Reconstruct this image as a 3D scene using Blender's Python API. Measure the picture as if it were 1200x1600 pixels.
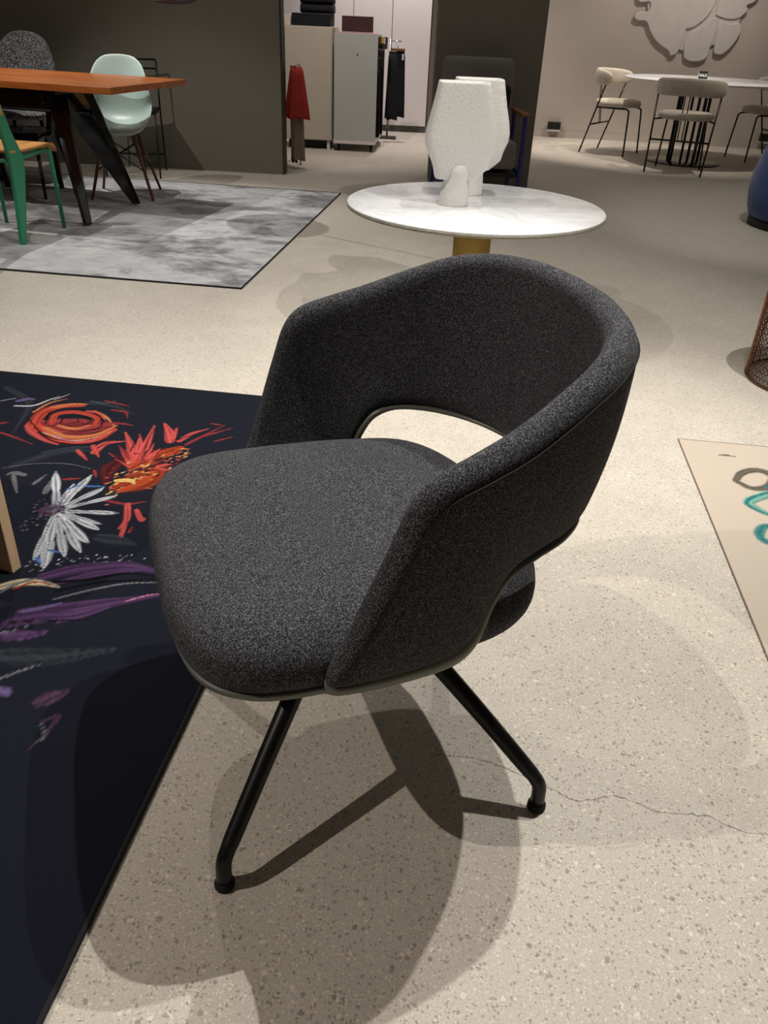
import bpy, bmesh, math, random
import numpy as np
from mathutils import Vector, Matrix
PI = math.pi
S = bpy.context.scene
COL = S.collection
for o in list(bpy.data.objects):
    bpy.data.objects.remove(o)

# ------------------------------------------------------------------ camera
cd = bpy.data.cameras.new('camera'); cam = bpy.data.objects.new('camera', cd); COL.objects.link(cam)
cd.sensor_fit = 'VERTICAL'; cd.sensor_height = 36.0; cd.lens = 1260 / 1600 * 36.0
cd.clip_start = 0.05; cd.clip_end = 60
pitch, roll = math.radians(31.4), math.radians(2.63)
fw = Vector((0, math.cos(pitch), -math.sin(pitch))); up = Vector((0, math.sin(pitch), math.cos(pitch))); rt = Vector((1, 0, 0))
cx_ = rt * math.cos(roll) + up * math.sin(roll)
cy_ = -rt * math.sin(roll) + up * math.cos(roll)
M = Matrix((cx_, cy_, -fw)).transposed().to_4x4(); M.translation = Vector((0, 0, 1.12))
cam.matrix_world = M
S.camera = cam

# ------------------------------------------------------------------ world, exposure, lamps
w = bpy.data.worlds.new('world'); S.world = w; w.use_nodes = True
w.node_tree.nodes['Background'].inputs[0].default_value = (1.0, .95, .9, 1)
w.node_tree.nodes['Background'].inputs[1].default_value = 0.05
vs = S.view_settings
S.display_settings.display_device = 'sRGB'
vs.view_transform = 'Standard'; vs.look = 'None'; vs.gamma = 1; vs.use_curve_mapping = False
vs.exposure = 0.0

def spot(name, loc, target, power, size=60, blend=.5, radius=.025, col=(1, .93, .84)):
    l = bpy.data.lights.new(name, 'SPOT'); l.energy = power; l.spot_size = math.radians(size); l.spot_blend = blend
    l.shadow_soft_size = radius; l.color = col
    o = bpy.data.objects.new(name, l); COL.objects.link(o); o.location = loc
    o.rotation_euler = (Vector(target) - Vector(loc)).to_track_quat('-Z', 'Y').to_euler()
    return o
NEU = (1, .955, .90); WARM = (1, .89, .79)
# track spots over the charcoal chair
spot('ceiling_spot', (.56, 1.64, 3.0), (.15, 1.2, 0), 185, 85, .6, .012, NEU)
spot('ceiling_spot', (-2.6, .16, 3.0), (0, .9, 0), 215, 60, .6, .012, WARM)
spot('ceiling_spot', (.95, 1.85, 3.0), (.1, 1.5, 0), 170, 85, .6, .012, NEU)
# over the marble table and the middle of the floor
spot('ceiling_spot', (1.5, 2.2, 3.0), (.3, 3.4, 0), 170, 75, .7, .012, NEU)
spot('ceiling_spot', (-1.2, 3.0, 3.0), (-.9, 3.0, 0), 130, 90, .8, .012, NEU)
spot('ceiling_spot', (.75, 3.75, 3.0), (.3, 3.55, .7), 85, 34, .6, .012, NEU)
spot('ceiling_spot', (1.4, 5.0, 3.0), (1.5, 4.6, 0), 22, 90, .9, .03, NEU)
# over the wooden dining table at the left
spot('ceiling_spot', (-2.3, 6.2, 3.0), (-1.8, 5.0, .2), 190, 70, .5, .012, NEU)
spot('ceiling_spot', (-3.2, 4.2, 3.0), (-2.2, 5.6, .5), 150, 55, .5, .012, NEU)
spot('ceiling_spot', (-1.4, 5.6, 3.0), (-1.6, 7.0, .2), 30, 60, .9, .25, NEU)
# corridor behind
spot('ceiling_spot', (-.1, 9.3, 2.9), (.0, 10.2, .3), 190, 95, .8, .03, (1, .9, .88))
spot('ceiling_spot', (-.5, 6.9, 2.9), (-.5, 8.6, .4), 150, 60, .8, .03, (1, .9, .84))
# lounge chair by the pillar
spot('ceiling_spot', (.9, 5.4, 3.0), (.6, 6.6, .6), 12, 45, .9, .02, NEU)
# round dining table at the right
spot('ceiling_spot', (1.9, 9.3, 3.0), (2.3, 9.35, .4), 170, 50, .6, .012, WARM)
spot('ceiling_spot', (3.2, 7.8, 3.0), (2.8, 8.9, .6), 120, 50, .7, .012, WARM)
spot('ceiling_spot', (3.2, 9.0, 3.0), (2.7, 10.5, .8), 110, 85, .9, .03, WARM)
# tub chair and drawing rug at the right
spot('ceiling_spot', (2.0, 4.6, 3.0), (2.6, 5.7, .3), 80, 55, .7, .012, NEU)
# added fill: wide unseen area lights that raise the ambient level, no real fixtures
for loc, sx, sy, e in (((.3, 1.6, 3.15), 5, 4, 3), ((0, 5.8, 3.15), 7, 3.5, 20), ((1.5, 9.2, 3.15), 6.5, 2, 18)):
    l = bpy.data.lights.new('fill_area', 'AREA'); l.shape = 'RECTANGLE'; l.size = sx; l.size_y = sy; l.energy = e; l.color = (1, .96, .9)
    o = bpy.data.objects.new('fill_area', l); COL.objects.link(o); o.location = loc

# ------------------------------------------------------------------ materials
def srgb(r, g, b):
    f = lambda c: (c / 255 / 12.92) if c <= 10.3 else ((c / 255 + .055) / 1.055) ** 2.4
    return (f(r), f(g), f(b), 1)
class N:
    def __init__(s, name):
        s.m = bpy.data.materials.new(name); s.m.use_nodes = True; s.t = s.m.node_tree; s.b = s.t.nodes['Principled BSDF']
        s.tc = s.t.nodes.new('ShaderNodeTexCoord')
    def n(s, typ, ins=None, **kw):
        x = s.t.nodes.new(typ)
        for k, v in kw.items(): setattr(x, k, v)
        for k, v in (ins or {}).items():
            if hasattr(v, 'is_output'): s.t.links.new(v, x.inputs[k])
            else: x.inputs[k].default_value = v
        return x
    def noise(s, scale, detail=3, rough=.5, vec=None, dist=0):
        return s.n('ShaderNodeTexNoise', {'Vector': vec or s.tc.outputs['Object'], 'Scale': scale, 'Detail': detail, 'Roughness': rough, 'Distortion': dist})
    def ramp(s, fac, stops, interp='LINEAR'):
        r = s.n('ShaderNodeValToRGB', {'Fac': fac}); r.color_ramp.interpolation = interp
        e = r.color_ramp.elements
        while len(e) < len(stops): e.new(.5)
        for i, (p, c) in enumerate(stops): e[i].position = p; e[i].color = c
        return r.outputs['Color']
    def mix(s, fac, a, b, mode='MIX'):
        x = s.n('ShaderNodeMix', data_type='RGBA', blend_type=mode)
        for k, v in ((0, fac), (6, a), (7, b)):
            if hasattr(v, 'is_output'): s.t.links.new(v, x.inputs[k])
            else: x.inputs[k].default_value = v
        return x.outputs[2]
    def math(s, op, a, b=0, c=0):
        x = s.n('ShaderNodeMath', operation=op)
        for k, v in ((0, a), (1, b), (2, c)):
            if hasattr(v, 'is_output'): s.t.links.new(v, x.inputs[k])
            else: x.inputs[k].default_value = v
        return x.outputs[0]
    def base(s, c, rough=.5, metal=0, spec=None):
        if hasattr(c, 'is_output'): s.t.links.new(c, s.b.inputs['Base Color'])
        else: s.b.inputs['Base Color'].default_value = c
        if hasattr(rough, 'is_output'): s.t.links.new(rough, s.b.inputs['Roughness'])
        else: s.b.inputs['Roughness'].default_value = rough
        s.b.inputs['Metallic'].default_value = metal
        if spec is not None: s.b.inputs['Specular IOR Level'].default_value = spec
    def bump(s, h, strength=.3, dist=.002):
        x = s.n('ShaderNodeBump', {'Height': h, 'Strength': strength, 'Distance': dist}); s.t.links.new(x.outputs[0], s.b.inputs['Normal'])
def plain(name, col, rough=.5, metal=0, var=.08, scale=14, bump=0, bscale=200, spec=None, sheen=0):
    m = N(name); f = m.noise(scale, 4).outputs[0]
    d = tuple(c * (1 - var) for c in col[:3]) + (1,); l = tuple(min(1, c * (1 + var)) for c in col[:3]) + (1,)
    m.base(m.ramp(f, [(.3, d), (.7, l)]), rough, metal, spec)
    if bump: m.bump(m.noise(bscale, 2).outputs[0], bump, .001)
    if sheen: m.b.inputs['Sheen Weight'].default_value = sheen
    return m.m
def melange(name, dark, mid, light, scale=420, bump=.5, sheen=.15):
    m = N(name)
    a = m.noise(scale, 2, .7, dist=.6).outputs[0]
    m.base(m.ramp(a, [(.35, dark), (.5, mid), (.66, light)]), .95, 0, .1)
    m.b.inputs['Sheen Weight'].default_value = sheen; m.b.inputs['Sheen Roughness'].default_value = .6
    m.bump(m.noise(scale * 1.3, 2).outputs[0], bump, .0015)
    return m.m

def floor_material():
    m = N('polished_concrete'); P = m.tc.outputs['Object']
    big = m.noise(1.1, 5, .6).outputs[0]; med = m.noise(7, 4, .6).outputs[0]; fine = m.noise(260, 3, .7).outputs[0]
    c = m.ramp(big, [(.3, srgb(184, 177, 165)), (.7, srgb(206, 199, 187))])
    c = m.mix(.35, c, m.ramp(med, [(.35, srgb(172, 165, 153)), (.65, srgb(210, 203, 191))]))
    c = m.mix(.5, c, m.ramp(fine, [(.3, srgb(156, 149, 136)), (.7, srgb(220, 213, 200))]))
    vec = m.n('ShaderNodeMapping', {'Vector': P, 'Scale': (1, 1, 1)}).outputs[0]
    wob = m.noise(60, 2).outputs['Color']
    vv = m.n('ShaderNodeVectorMath', {0: vec, 1: m.n('ShaderNodeVectorMath', {0: wob, 3: .012}, operation='SCALE').outputs[0]}, operation='ADD').outputs[0]
    for sc, thr, cover, st in ((92, .28, .85, 0), (95, .32, .90, 1), (170, .33, .66, 0), (200, .33, .62, 1)):
        mp = m.n('ShaderNodeMapping', {'Vector': vv, 'Location': (sc * .37 + st, 3.1 * st, 0)}).outputs[0]
        v = m.n('ShaderNodeTexVoronoi', {'Vector': mp, 'Scale': sc}, voronoi_dimensions='2D')
        sep = m.n('ShaderNodeSeparateColor', {'Color': v.outputs['Color']})
        a = m.math('LESS_THAN', v.outputs['Distance'], m.math('MULTIPLY', sep.outputs[2], thr * 1.3))
        b = m.math('GREATER_THAN', sep.outputs[0], cover)
        fac = m.math('MULTIPLY', m.math('MULTIPLY', a, b), .55 if st == 0 else .6)
        if st == 0: colr = m.ramp(sep.outputs[1], [(0, srgb(92, 80, 66)), (.5, srgb(138, 122, 104)), (1, srgb(120, 118, 108))])
        else: colr = m.ramp(sep.outputs[1], [(0, srgb(236, 228, 210)), (1, srgb(214, 202, 184))])
        c = m.mix(fac, c, colr)
    # hairline crack running right from the chair foot
    xyz = m.n('ShaderNodeSeparateXYZ', {0: P}); x, y = xyz.outputs[0], xyz.outputs[1]
    cr = m.n('ShaderNodeFloatCurve', {'Value': m.math('MULTIPLY', m.math('ADD', x, .1), .8)})
    pts = [(-.1, .99), (0, 1.0), (.135, 1.009), (.203, .999), (.298, .952), (.349, .924), (.422, .935), (.491, .906), (.56, .903), (.62, .875), (.657, .873), (.9, .86), (1.15, .83)]
    cu = cr.mapping.curves[0]
    cu.points[0].location = (0, pts[0][1] / 2); cu.points[1].location = (1, pts[-1][1] / 2)
    for px, py in pts[1:-1]: cu.points.new((px + .1) * .8, py / 2)
    cr.mapping.update()
    jit = m.math('MULTIPLY', m.math('SUBTRACT', m.noise(55, 4, .7).outputs[0], .5), .02)
    d = m.math('ABSOLUTE', m.math('SUBTRACT', m.math('ADD', y, jit), m.math('MULTIPLY', cr.outputs[0], 2)))
    k = m.math('MULTIPLY', m.math('LESS_THAN', d, m.math('MULTIPLY', m.noise(40, 3).outputs[0], .0022)), m.math('MULTIPLY', m.math('GREATER_THAN', x, .1), m.math('LESS_THAN', x, 1.1)))
    c = m.mix(m.math('MULTIPLY', k, .7), c, srgb(70, 60, 50))
    m.base(c, m.ramp(med, [(.3, (.5, .5, .5, 1)), (.7, (.62, .62, .62, 1))]), 0, .3)
    m.bump(fine, .12, .0006)
    return m.m
def wood_material(name, a, b, c, rough=.35, axis=0, scale=1):
    m = N(name); sc = [9 * scale] * 3; sc[axis] = .7 * scale
    mp = m.n('ShaderNodeMapping', {'Vector': m.tc.outputs['Object'], 'Scale': tuple(sc)}).outputs[0]
    f = m.noise(3.2, 8, .62, mp, .8).outputs[0]
    m.base(m.ramp(f, [(.3, a), (.5, b), (.7, c)]), rough); m.bump(f, .08, .001)
    return m.m
def marble_material(name='white_marble', rough=.18, lo=srgb(214, 216, 219), hi=srgb(240, 241, 243)):
    m = N(name)
    f = m.noise(3.0, 8, .65, None, 2.2).outputs[0]
    v = m.math('ABSOLUTE', m.math('SUBTRACT', f, .5))
    g = m.noise(9, 5, .6, None, .5).outputs[0]
    c = m.mix(.4, m.ramp(v, [(0, lo), (.06, hi)]), m.ramp(g, [(.3, lo), (.7, hi)]))
    m.base(c, rough); return m.m
def vcol_material(name, rough=.95, sheen=.1, pile=700, amt=.5):
    m = N(name); a = m.n('ShaderNodeAttribute', attribute_name='pattern')
    f = m.noise(pile, 2, .7).outputs[0]
    g = m.ramp(f, [(.25, (1 - amt, 1 - amt, 1 - amt, 1)), (.75, (1 + amt * .3, 1 + amt * .3, 1 + amt * .3, 1))])
    m.base(m.mix(1, a.outputs['Color'], g, 'MULTIPLY'), rough, 0, .1)
    m.b.inputs['Sheen Weight'].default_value = sheen; m.bump(f, .5, .002)
    return m.m
def grey_rug_material():
    m = N('worn_grey_pile'); mp = m.n('ShaderNodeMapping', {'Vector': m.tc.outputs['Object'], 'Scale': (1, 1.5, 1)}).outputs[0]
    f = m.noise(1.7, 9, .68, mp, .5).outputs[0]; g = m.noise(9, 6, .7, mp, .6).outputs[0]
    c = m.ramp(f, [(.42, srgb(84, 84, 90)), (.47, srgb(150, 151, 155)), (.53, srgb(208, 209, 212))])
    c = m.mix(.35, c, m.ramp(g, [(.35, srgb(92, 92, 96)), (.6, srgb(205, 206, 208))]))
    m.base(c, .8, 0, .2); m.b.inputs['Sheen Weight'].default_value = .3
    m.bump(m.noise(500, 2).outputs[0], .4, .002); return m.m
def ceramic_material():
    m = N('rough_white_ceramic')
    f = m.noise(170, 2, .5).outputs[0]; g = m.noise(75, 2).outputs[0]
    m.base(srgb(232, 230, 224), .55); m.bump(m.math('ADD', f, g), .6, .004); return m.m

MT = dict(
    floor=floor_material(),
    dark_wall=plain('dark_taupe_paint', srgb(112, 107, 96), .9, var=.03, scale=2),
    wall=plain('warm_white_plaster', srgb(188, 178, 168), .9, var=.03, scale=2),
    corridor=plain('pale_wall_paint', srgb(200, 190, 182), .9, var=.03, scale=2),
    ceiling=plain('pale_ceiling_paint', srgb(170, 166, 160), .9),
    edge=plain('black_edge_trim', srgb(26, 25, 24), .6),
    felt=melange('charcoal_felt', srgb(12, 13, 15), srgb(46, 47, 50), srgb(120, 121, 126), 560, .5, .05),
    thread=plain('dark_thread', srgb(20, 20, 22), .9),
    shell=plain('grey_green_metal_shell', srgb(112, 114, 106), .45, .3),
    blackmetal=plain('black_powder_coat', srgb(20, 20, 21), .38, .3),
    gloss=plain('gloss_black_steel', srgb(8, 8, 9), .12, 0, spec=.7),
    rubber=plain('black_rubber', srgb(14, 14, 14), .8),
    steel=plain('bright_steel', srgb(170, 170, 170), .25, 1),
    brass=plain('brushed_brass', srgb(236, 204, 122), .45, .75, var=.06),
    marble=marble_material(),
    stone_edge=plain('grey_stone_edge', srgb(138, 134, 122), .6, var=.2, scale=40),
    ceramic=ceramic_material(),
    ceramic_dark=plain('vase_interior', srgb(140, 138, 132), .9),
    tablewood=wood_material('reddish_oak', srgb(120, 62, 24), srgb(166, 92, 40), srgb(190, 116, 58)),
    ply=wood_material('orange_plywood', srgb(170, 112, 52), srgb(204, 146, 80), srgb(220, 166, 100)),
    beech=wood_material('pale_beech', srgb(186, 154, 118), srgb(206, 176, 140), srgb(216, 190, 156), .5, 2),
    walnut=wood_material('walnut_dowel', srgb(70, 38, 24), srgb(104, 60, 38), srgb(124, 74, 48), .5, 2),
    green=plain('green_powder_coat', srgb(52, 140, 104), .4, 0, var=.03),
    mint=plain('pale_mint_plastic', srgb(186, 208, 202), .4, 0, var=.02),
    boucle=melange('black_white_boucle', srgb(24, 24, 26), srgb(78, 78, 82), srgb(200, 200, 202), 150, .8),
    greyrug=grey_rug_material(),
    rugedge=plain('black_rug_binding', srgb(22, 20, 24), .9),
    flower=vcol_material('flower_print_pile', sheen=0),
    sand=vcol_material('sand_print_pile', amt=.12, sheen=0),
    cream=plain('cream_upholstery', srgb(206, 196, 180), .9, bump=.3, sheen=.2),
    white=plain('white_lacquer', srgb(214, 208, 206), .5, var=.02),
    beige=plain('beige_laminate', srgb(190, 180, 164), .6, var=.02),
    greywhite=plain('grey_white_laminate', srgb(176, 178, 174), .6, var=.02),
    midgrey=plain('mid_grey_laminate', srgb(92, 92, 88), .6),
    plaster=plain('white_relief_plaster', srgb(196, 190, 184), .85, var=.04, bump=.3, bscale=90),
    blue=plain('blue_velvet', srgb(34, 66, 128), .75, var=.2, scale=9, sheen=.25),
    navy=plain('dark_navy_velvet', srgb(10, 14, 26), .8),
    bluemetal=plain('cobalt_blue_metal', srgb(20, 34, 120), .4),
    greyfab=melange('mid_grey_wool', srgb(84, 80, 76), srgb(112, 108, 102), srgb(140, 134, 128), 200),
    darkfab=plain('black_cloth', srgb(12, 13, 20), .9),
    redfab=plain('brick_red_cloth', srgb(168, 48, 38), .85, bump=.3),
    taupefab=plain('taupe_cloth', srgb(150, 134, 120), .9, bump=.3),
    browncloth=plain('dark_brown_striped_cloth', srgb(60, 52, 46), .9, var=.4, scale=40),
    maroon=plain('maroon_box_cover', srgb(58, 24, 28), .6),
    pink=plain('pink_cover', srgb(214, 150, 160), .6),
    yellow=plain('yellow_swatch', srgb(200, 160, 30), .7),
    copper=plain('copper_wire', srgb(112, 74, 56), .35, .9),
    purple=plain('dark_purple_lacquer', srgb(26, 18, 46), .25, spec=.4),
    signblack=plain('sign_black_card', srgb(20, 20, 20), .5),
    signwhite=plain('sign_white_ink', srgb(235, 235, 230), .6),
    tan=plain('tan_leather', srgb(130, 84, 48), .5),
)

# ------------------------------------------------------------------ mesh helpers
def obj(name, bm, mat, parent=None, smooth=False, bevel=0, subsurf=0, loc=None, rot=None):
    bmesh.ops.recalc_face_normals(bm, faces=bm.faces)
    me = bpy.data.meshes.new(name); bm.to_mesh(me); bm.free()
    for m in (mat if isinstance(mat, (list, tuple)) else [mat]): me.materials.append(m)
    if smooth: me.polygons.foreach_set('use_smooth', [True] * len(me.polygons))
    o = bpy.data.objects.new(name, me); COL.objects.link(o)
    if parent: o.parent = parent
    if loc: o.location = loc
    if rot: o.rotation_euler = (0, 0, rot) if not isinstance(rot, tuple) else rot
    if bevel:
        b = o.modifiers.new('bevel', 'BEVEL'); b.width = bevel; b.segments = 3; b.limit_method = 'ANGLE'; b.angle_limit = math.radians(35)
    if subsurf:
        s = o.modifiers.new('subdivision', 'SUBSURF'); s.levels = s.render_levels = subsurf
    return o
def tag(o, label=None, cat=None, group=None, kind=None):
    if label: o['label'] = label
    if cat: o['category'] = cat
    if group: o['group'] = group
    if kind: o['kind'] = kind
    return o
def thing(name, label, cat, loc=(0, 0, 0), rz=0, group=None):
    o = bpy.data.objects.new(name, None); COL.objects.link(o); o.empty_display_size = .1
    o.location = loc; o.rotation_euler = (0, 0, rz); return tag(o, label, cat, group)
def copy_tree(o, parent=None):
    c = o.copy(); COL.objects.link(c)
    if parent: c.parent = parent
    for ch in list(o.children): copy_tree(ch, c)
    return c
def box(bm, c, s, rz=0, mi=0):
    r = bmesh.ops.create_cube(bm, size=1, matrix=Matrix.Translation(c) @ Matrix.Rotation(rz, 4, 'Z') @ Matrix.Diagonal((s[0], s[1], s[2], 1)))
    for f in {f for v in r['verts'] for f in v.link_faces}: f.material_index = mi
    return bm
def B(*a, **k): return box(bmesh.new(), *a, **k)
def loft(bm, rings, cap=True, closed=True):
    vs_ = [[bm.verts.new(p) for p in r] for r in rings]; n = len(vs_[0])
    for a, b in zip(vs_, vs_[1:]):
        for i in range(n if closed else n - 1): bm.faces.new((a[i], a[(i + 1) % n], b[(i + 1) % n], b[i]))
    if cap and closed:
        for r in (vs_[0], vs_[-1]):
            if n > 4:
                c = bm.verts.new(sum((v.co for v in r), Vector()) / n)
                for i in range(n): bm.faces.new((r[i], r[(i + 1) % n], c))
            else: bm.faces.new(r)
    return bm
def lathe(bm, prof, n=48, c=(0, 0), cap=True):
    return loft(bm, [[(c[0] + r * math.cos(2 * PI * i / n), c[1] + r * math.sin(2 * PI * i / n), z) for i in range(n)] for r, z in prof], cap)
def tube(bm, pts, r, n=12, flat=None):
    pts = [Vector(p) for p in pts]; rs = r if isinstance(r, (list, tuple)) else [r] * len(pts)
    rings = []; ref = None
    for i, p in enumerate(pts):
        t = (pts[min(i + 1, len(pts) - 1)] - pts[max(i - 1, 0)]).normalized()
        if ref is None:
            ref = Vector((0, 0, 1)) if abs(t.z) < .9 else Vector((1, 0, 0))
        a = (ref - t * ref.dot(t)).normalized(); b = t.cross(a); ref = a
        rings.append([p + (a * math.cos(2 * PI * k / n) + b * math.sin(2 * PI * k / n)) * rs[i] for k in range(n)])
    return loft(bm, rings)
def T(*a, **k): return tube(bmesh.new(), *a, **k)
def crv(pts, n=8):
    """Catmull-Rom through pts"""
    P = [np.array(p, float) for p in pts]; P = [2 * P[0] - P[1]] + P + [2 * P[-1] - P[-2]]; out = []
    for i in range(1, len(P) - 2):
        for k in range(n):
            t = k / n; a, b, c, d = P[i - 1:i + 3]
            out.append(.5 * (2 * b + (c - a) * t + (2 * a - 5 * b + 4 * c - d) * t * t + (3 * b - a - 3 * c + d) * t ** 3))
    out.append(P[-2]); return out
def prism(bm, poly, z0, z1):
    return loft(bm, [[(x, y, z0) for x, y in poly], [(x, y, z1) for x, y in poly]])
def slab(poly3, thick):
    """planar polygon (list of 3D points) extruded by vector thick"""
    bm = bmesh.new(); a = [bm.verts.new(p) for p in poly3]; b = [bm.verts.new(Vector(p) + Vector(thick)) for p in poly3]
    bm.faces.new(a); bm.faces.new(b); n = len(a)
    for i in range(n): bm.faces.new((a[i], a[(i + 1) % n], b[(i + 1) % n], b[i]))
    return bm
def struct(name, bm, mat, **k): return tag(obj(name, bm, mat, **k), kind='structure')

# ------------------------------------------------------------------ the room
struct('floor', B((1, 4, -.05), (13, 16, .1)), MT['floor'])
struct('ceiling', B((1, 4, 3.25), (13, 16, .1)), MT['ceiling'])
struct('wall_partition', B((0, .06, 1.6), (3.9, .12, 3.2)), [MT['dark_wall']], loc=(-2.9, 7.165, 0), rot=math.radians(-2.7))
struct('trim_1', B((0, 0, 1.6), (.012, .13, 3.19)), MT['edge'], loc=(-.945, 7.135, 0), rot=math.radians(-2.7))
struct('wall_pillar', B((.635, 7.17, 1.6), (.80, .4, 3.2)), MT['dark_wall'])
struct('wall_back', B((0, .06, 1.6), (4.6, .12, 3.2)), MT['wall'], loc=(3.2, 10.475, 0), rot=math.radians(-5.9))
struct('baseboard_back', B((0, -.006, .035), (4.5, .012, .07)), MT['wall'], loc=(3.2, 10.47, 0), rot=math.radians(-5.9))
struct('wall_corridor', B((-1.6, 11.2, 1.6), (6.2, .12, 3.2)), MT['corridor'])
struct('wall_left', B((-5.2, 4, 1.6), (.12, 15, 3.2)), MT['dark_wall'])
struct('wall_right', B((6.2, 4, 1.6), (.12, 15, 3.2)), MT['wall'])
struct('wall_front', B((.5, -3, 1.6), (11.4, .12, 3.2)), MT['wall'])

# ------------------------------------------------------------------ rugs
SW = dict(navy=(26, 29, 40), slate=(52, 57, 66), slateb=(96, 106, 122), red=(200, 74, 58), orange=(218, 132, 84), black=(12, 12, 16), redd=(156, 58, 60), coral=(212, 88, 84),
          lil=(118, 100, 150), white=(212, 216, 222), greyp=(120, 122, 128), rust=(176, 70, 38), yellow=(240, 206, 120), blue=(80, 120, 190), plum=(84, 60, 84), purp=(86, 60, 100), pink=(200, 130, 160), cream=(206, 192, 160), maroon=(84, 30, 34),
          teal=(44, 132, 132), tealk=(120, 176, 160), smoke=(104, 96, 84))
def paint(gx, gy, base, strokes, wscale):
    """soft tapered brush strokes on the rug plane; returns linear rgb per vertex"""
    col = np.tile(np.array(base, float), (len(gx), 1)); rs = np.random.RandomState(5)
    for line in strokes.strip().split('\n'):
        h, *pp = line.strip().split(' '); cn, w0, w1 = h.split(',')[:3]
        pts = [h.split(',')[3:]] + [p.split(',') for p in pp]
        pts = np.array([[float(a) for a in p] for p in pts])
        pts = np.array(crv(pts, 5)); w0, w1 = float(w0) * wscale, float(w1) * wscale
        m = max(w0, w1); lo = pts.min(0) - m; hi = pts.max(0) + m
        idx = np.where((gx > lo[0]) & (gx < hi[0]) & (gy > lo[1]) & (gy < hi[1]))[0]
        if not len(idx): continue
        x, y = gx[idx], gy[idx]; best = np.full(len(idx), -9.0); along = np.zeros(len(idx)); side = np.zeros(len(idx)); n = len(pts) - 1
        for i in range(n):
            a, b = pts[i], pts[i + 1]; d = b - a; L2 = d @ d + 1e-12
            t = np.clip(((x - a[0]) * d[0] + (y - a[1]) * d[1]) / L2, 0, 1)
            q = (i + t) / n; ww = (w0 + (w1 - w0) * q) * .5 * (.75 + .5 * np.sin(np.clip(q, 0, 1) * PI))
            dx, dy = x - a[0] - t * d[0], y - a[1] - t * d[1]; dist = np.hypot(dx, dy); s = 1 - dist / ww
            u = s > best; best[u] = s[u]; along[u] = q[u]; side[u] = ((dx * d[1] - dy * d[0]) / math.sqrt(L2) / ww)[u]
        ph = rs.rand() * 6
        streak = .74 + .26 * np.sin(side * 6 + ph + along * 3) + .20 * np.sin(side * 15 + ph * 2) * np.cos(along * 9 + ph) + .12 * np.sin(x * 510 + y * 130 + ph) * np.sin(y * 460 - x * 90)
        a_ = np.clip(best * 4 + .15 * np.sin(x * 400 + ph) * np.sin(y * 370), 0, 1) * .95
        c = np.array(srgb(*SW[cn])[:3])
        col[idx] = col[idx] * (1 - a_[:, None]) + (c[None] * np.clip(streak, .35, 1.25)[:, None]) * a_[:, None]
    return col
def rug(name, label, corner, yaw, xs, ys, thick, mats, base=None, strokes=None, wscale=.001, parts=True):
    """top of the rug as one grid; xs, ys are local coordinates from the corner"""
    t = thing(name, label, 'rug', (corner[0], corner[1], 0), math.radians(yaw))
    X, Y = np.meshgrid(xs, ys); gx, gy = X.ravel(), Y.ravel(); nx, ny = len(xs), len(ys)
    rs = np.random.RandomState(2); gz = np.full(len(gx), thick)
    edge = np.minimum(np.minimum(gx - xs.min(), xs.max() - gx), np.minimum(gy - ys.min(), ys.max() - gy)); gz = gz - np.where(edge < .004, thick * .3, 0)
    me = bpy.data.meshes.new('pile'); i, j = np.meshgrid(np.arange(nx - 1), np.arange(ny - 1)); a = (j * nx + i).ravel()
    F = np.stack([a, a + 1, a + nx + 1, a + nx], 1)
    me.vertices.add(len(gx)); me.vertices.foreach_set('co', np.stack([gx, gy, gz], 1).astype(np.float32).ravel())
    me.loops.add(F.size); me.loops.foreach_set('vertex_index', F.ravel().astype(np.int32))
    me.polygons.add(len(F)); me.polygons.foreach_set('loop_start', np.arange(0, F.size, 4, dtype=np.int32)); me.polygons.foreach_set('loop_total', np.full(len(F), 4, dtype=np.int32))
    me.update(); me.validate()
    if strokes is not None:
        c = paint(gx, gy, base, strokes, wscale); at = me.color_attributes.new('pattern', 'FLOAT_COLOR', 'POINT')
        at.data.foreach_set('color', np.concatenate([c, np.ones((len(c), 1))], 1).astype(np.float32).ravel())
    me.materials.append(mats[0]); o = bpy.data.objects.new('pile', me); COL.objects.link(o); o.parent = t
    x0, x1, y0, y1 = xs.min(), xs.max(), ys.min(), ys.max(); e = .0035
    bm = bmesh.new(); box(bm, ((x0 + x1) / 2, (y0 + y1) / 2, thick * .3), (x1 - x0, y1 - y0, thick * .5))
    for p, q in (((x0, y0), (x1, y0)), ((x1, y0), (x1, y1)), ((x1, y1), (x0, y1)), ((x0, y1), (x0, y0))):
        tube(bm, [(p[0], p[1], thick * .55), (q[0], q[1], thick * .55)], thick * .5, 8)
    obj('binding', bm, mats[1], t); return t
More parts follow.
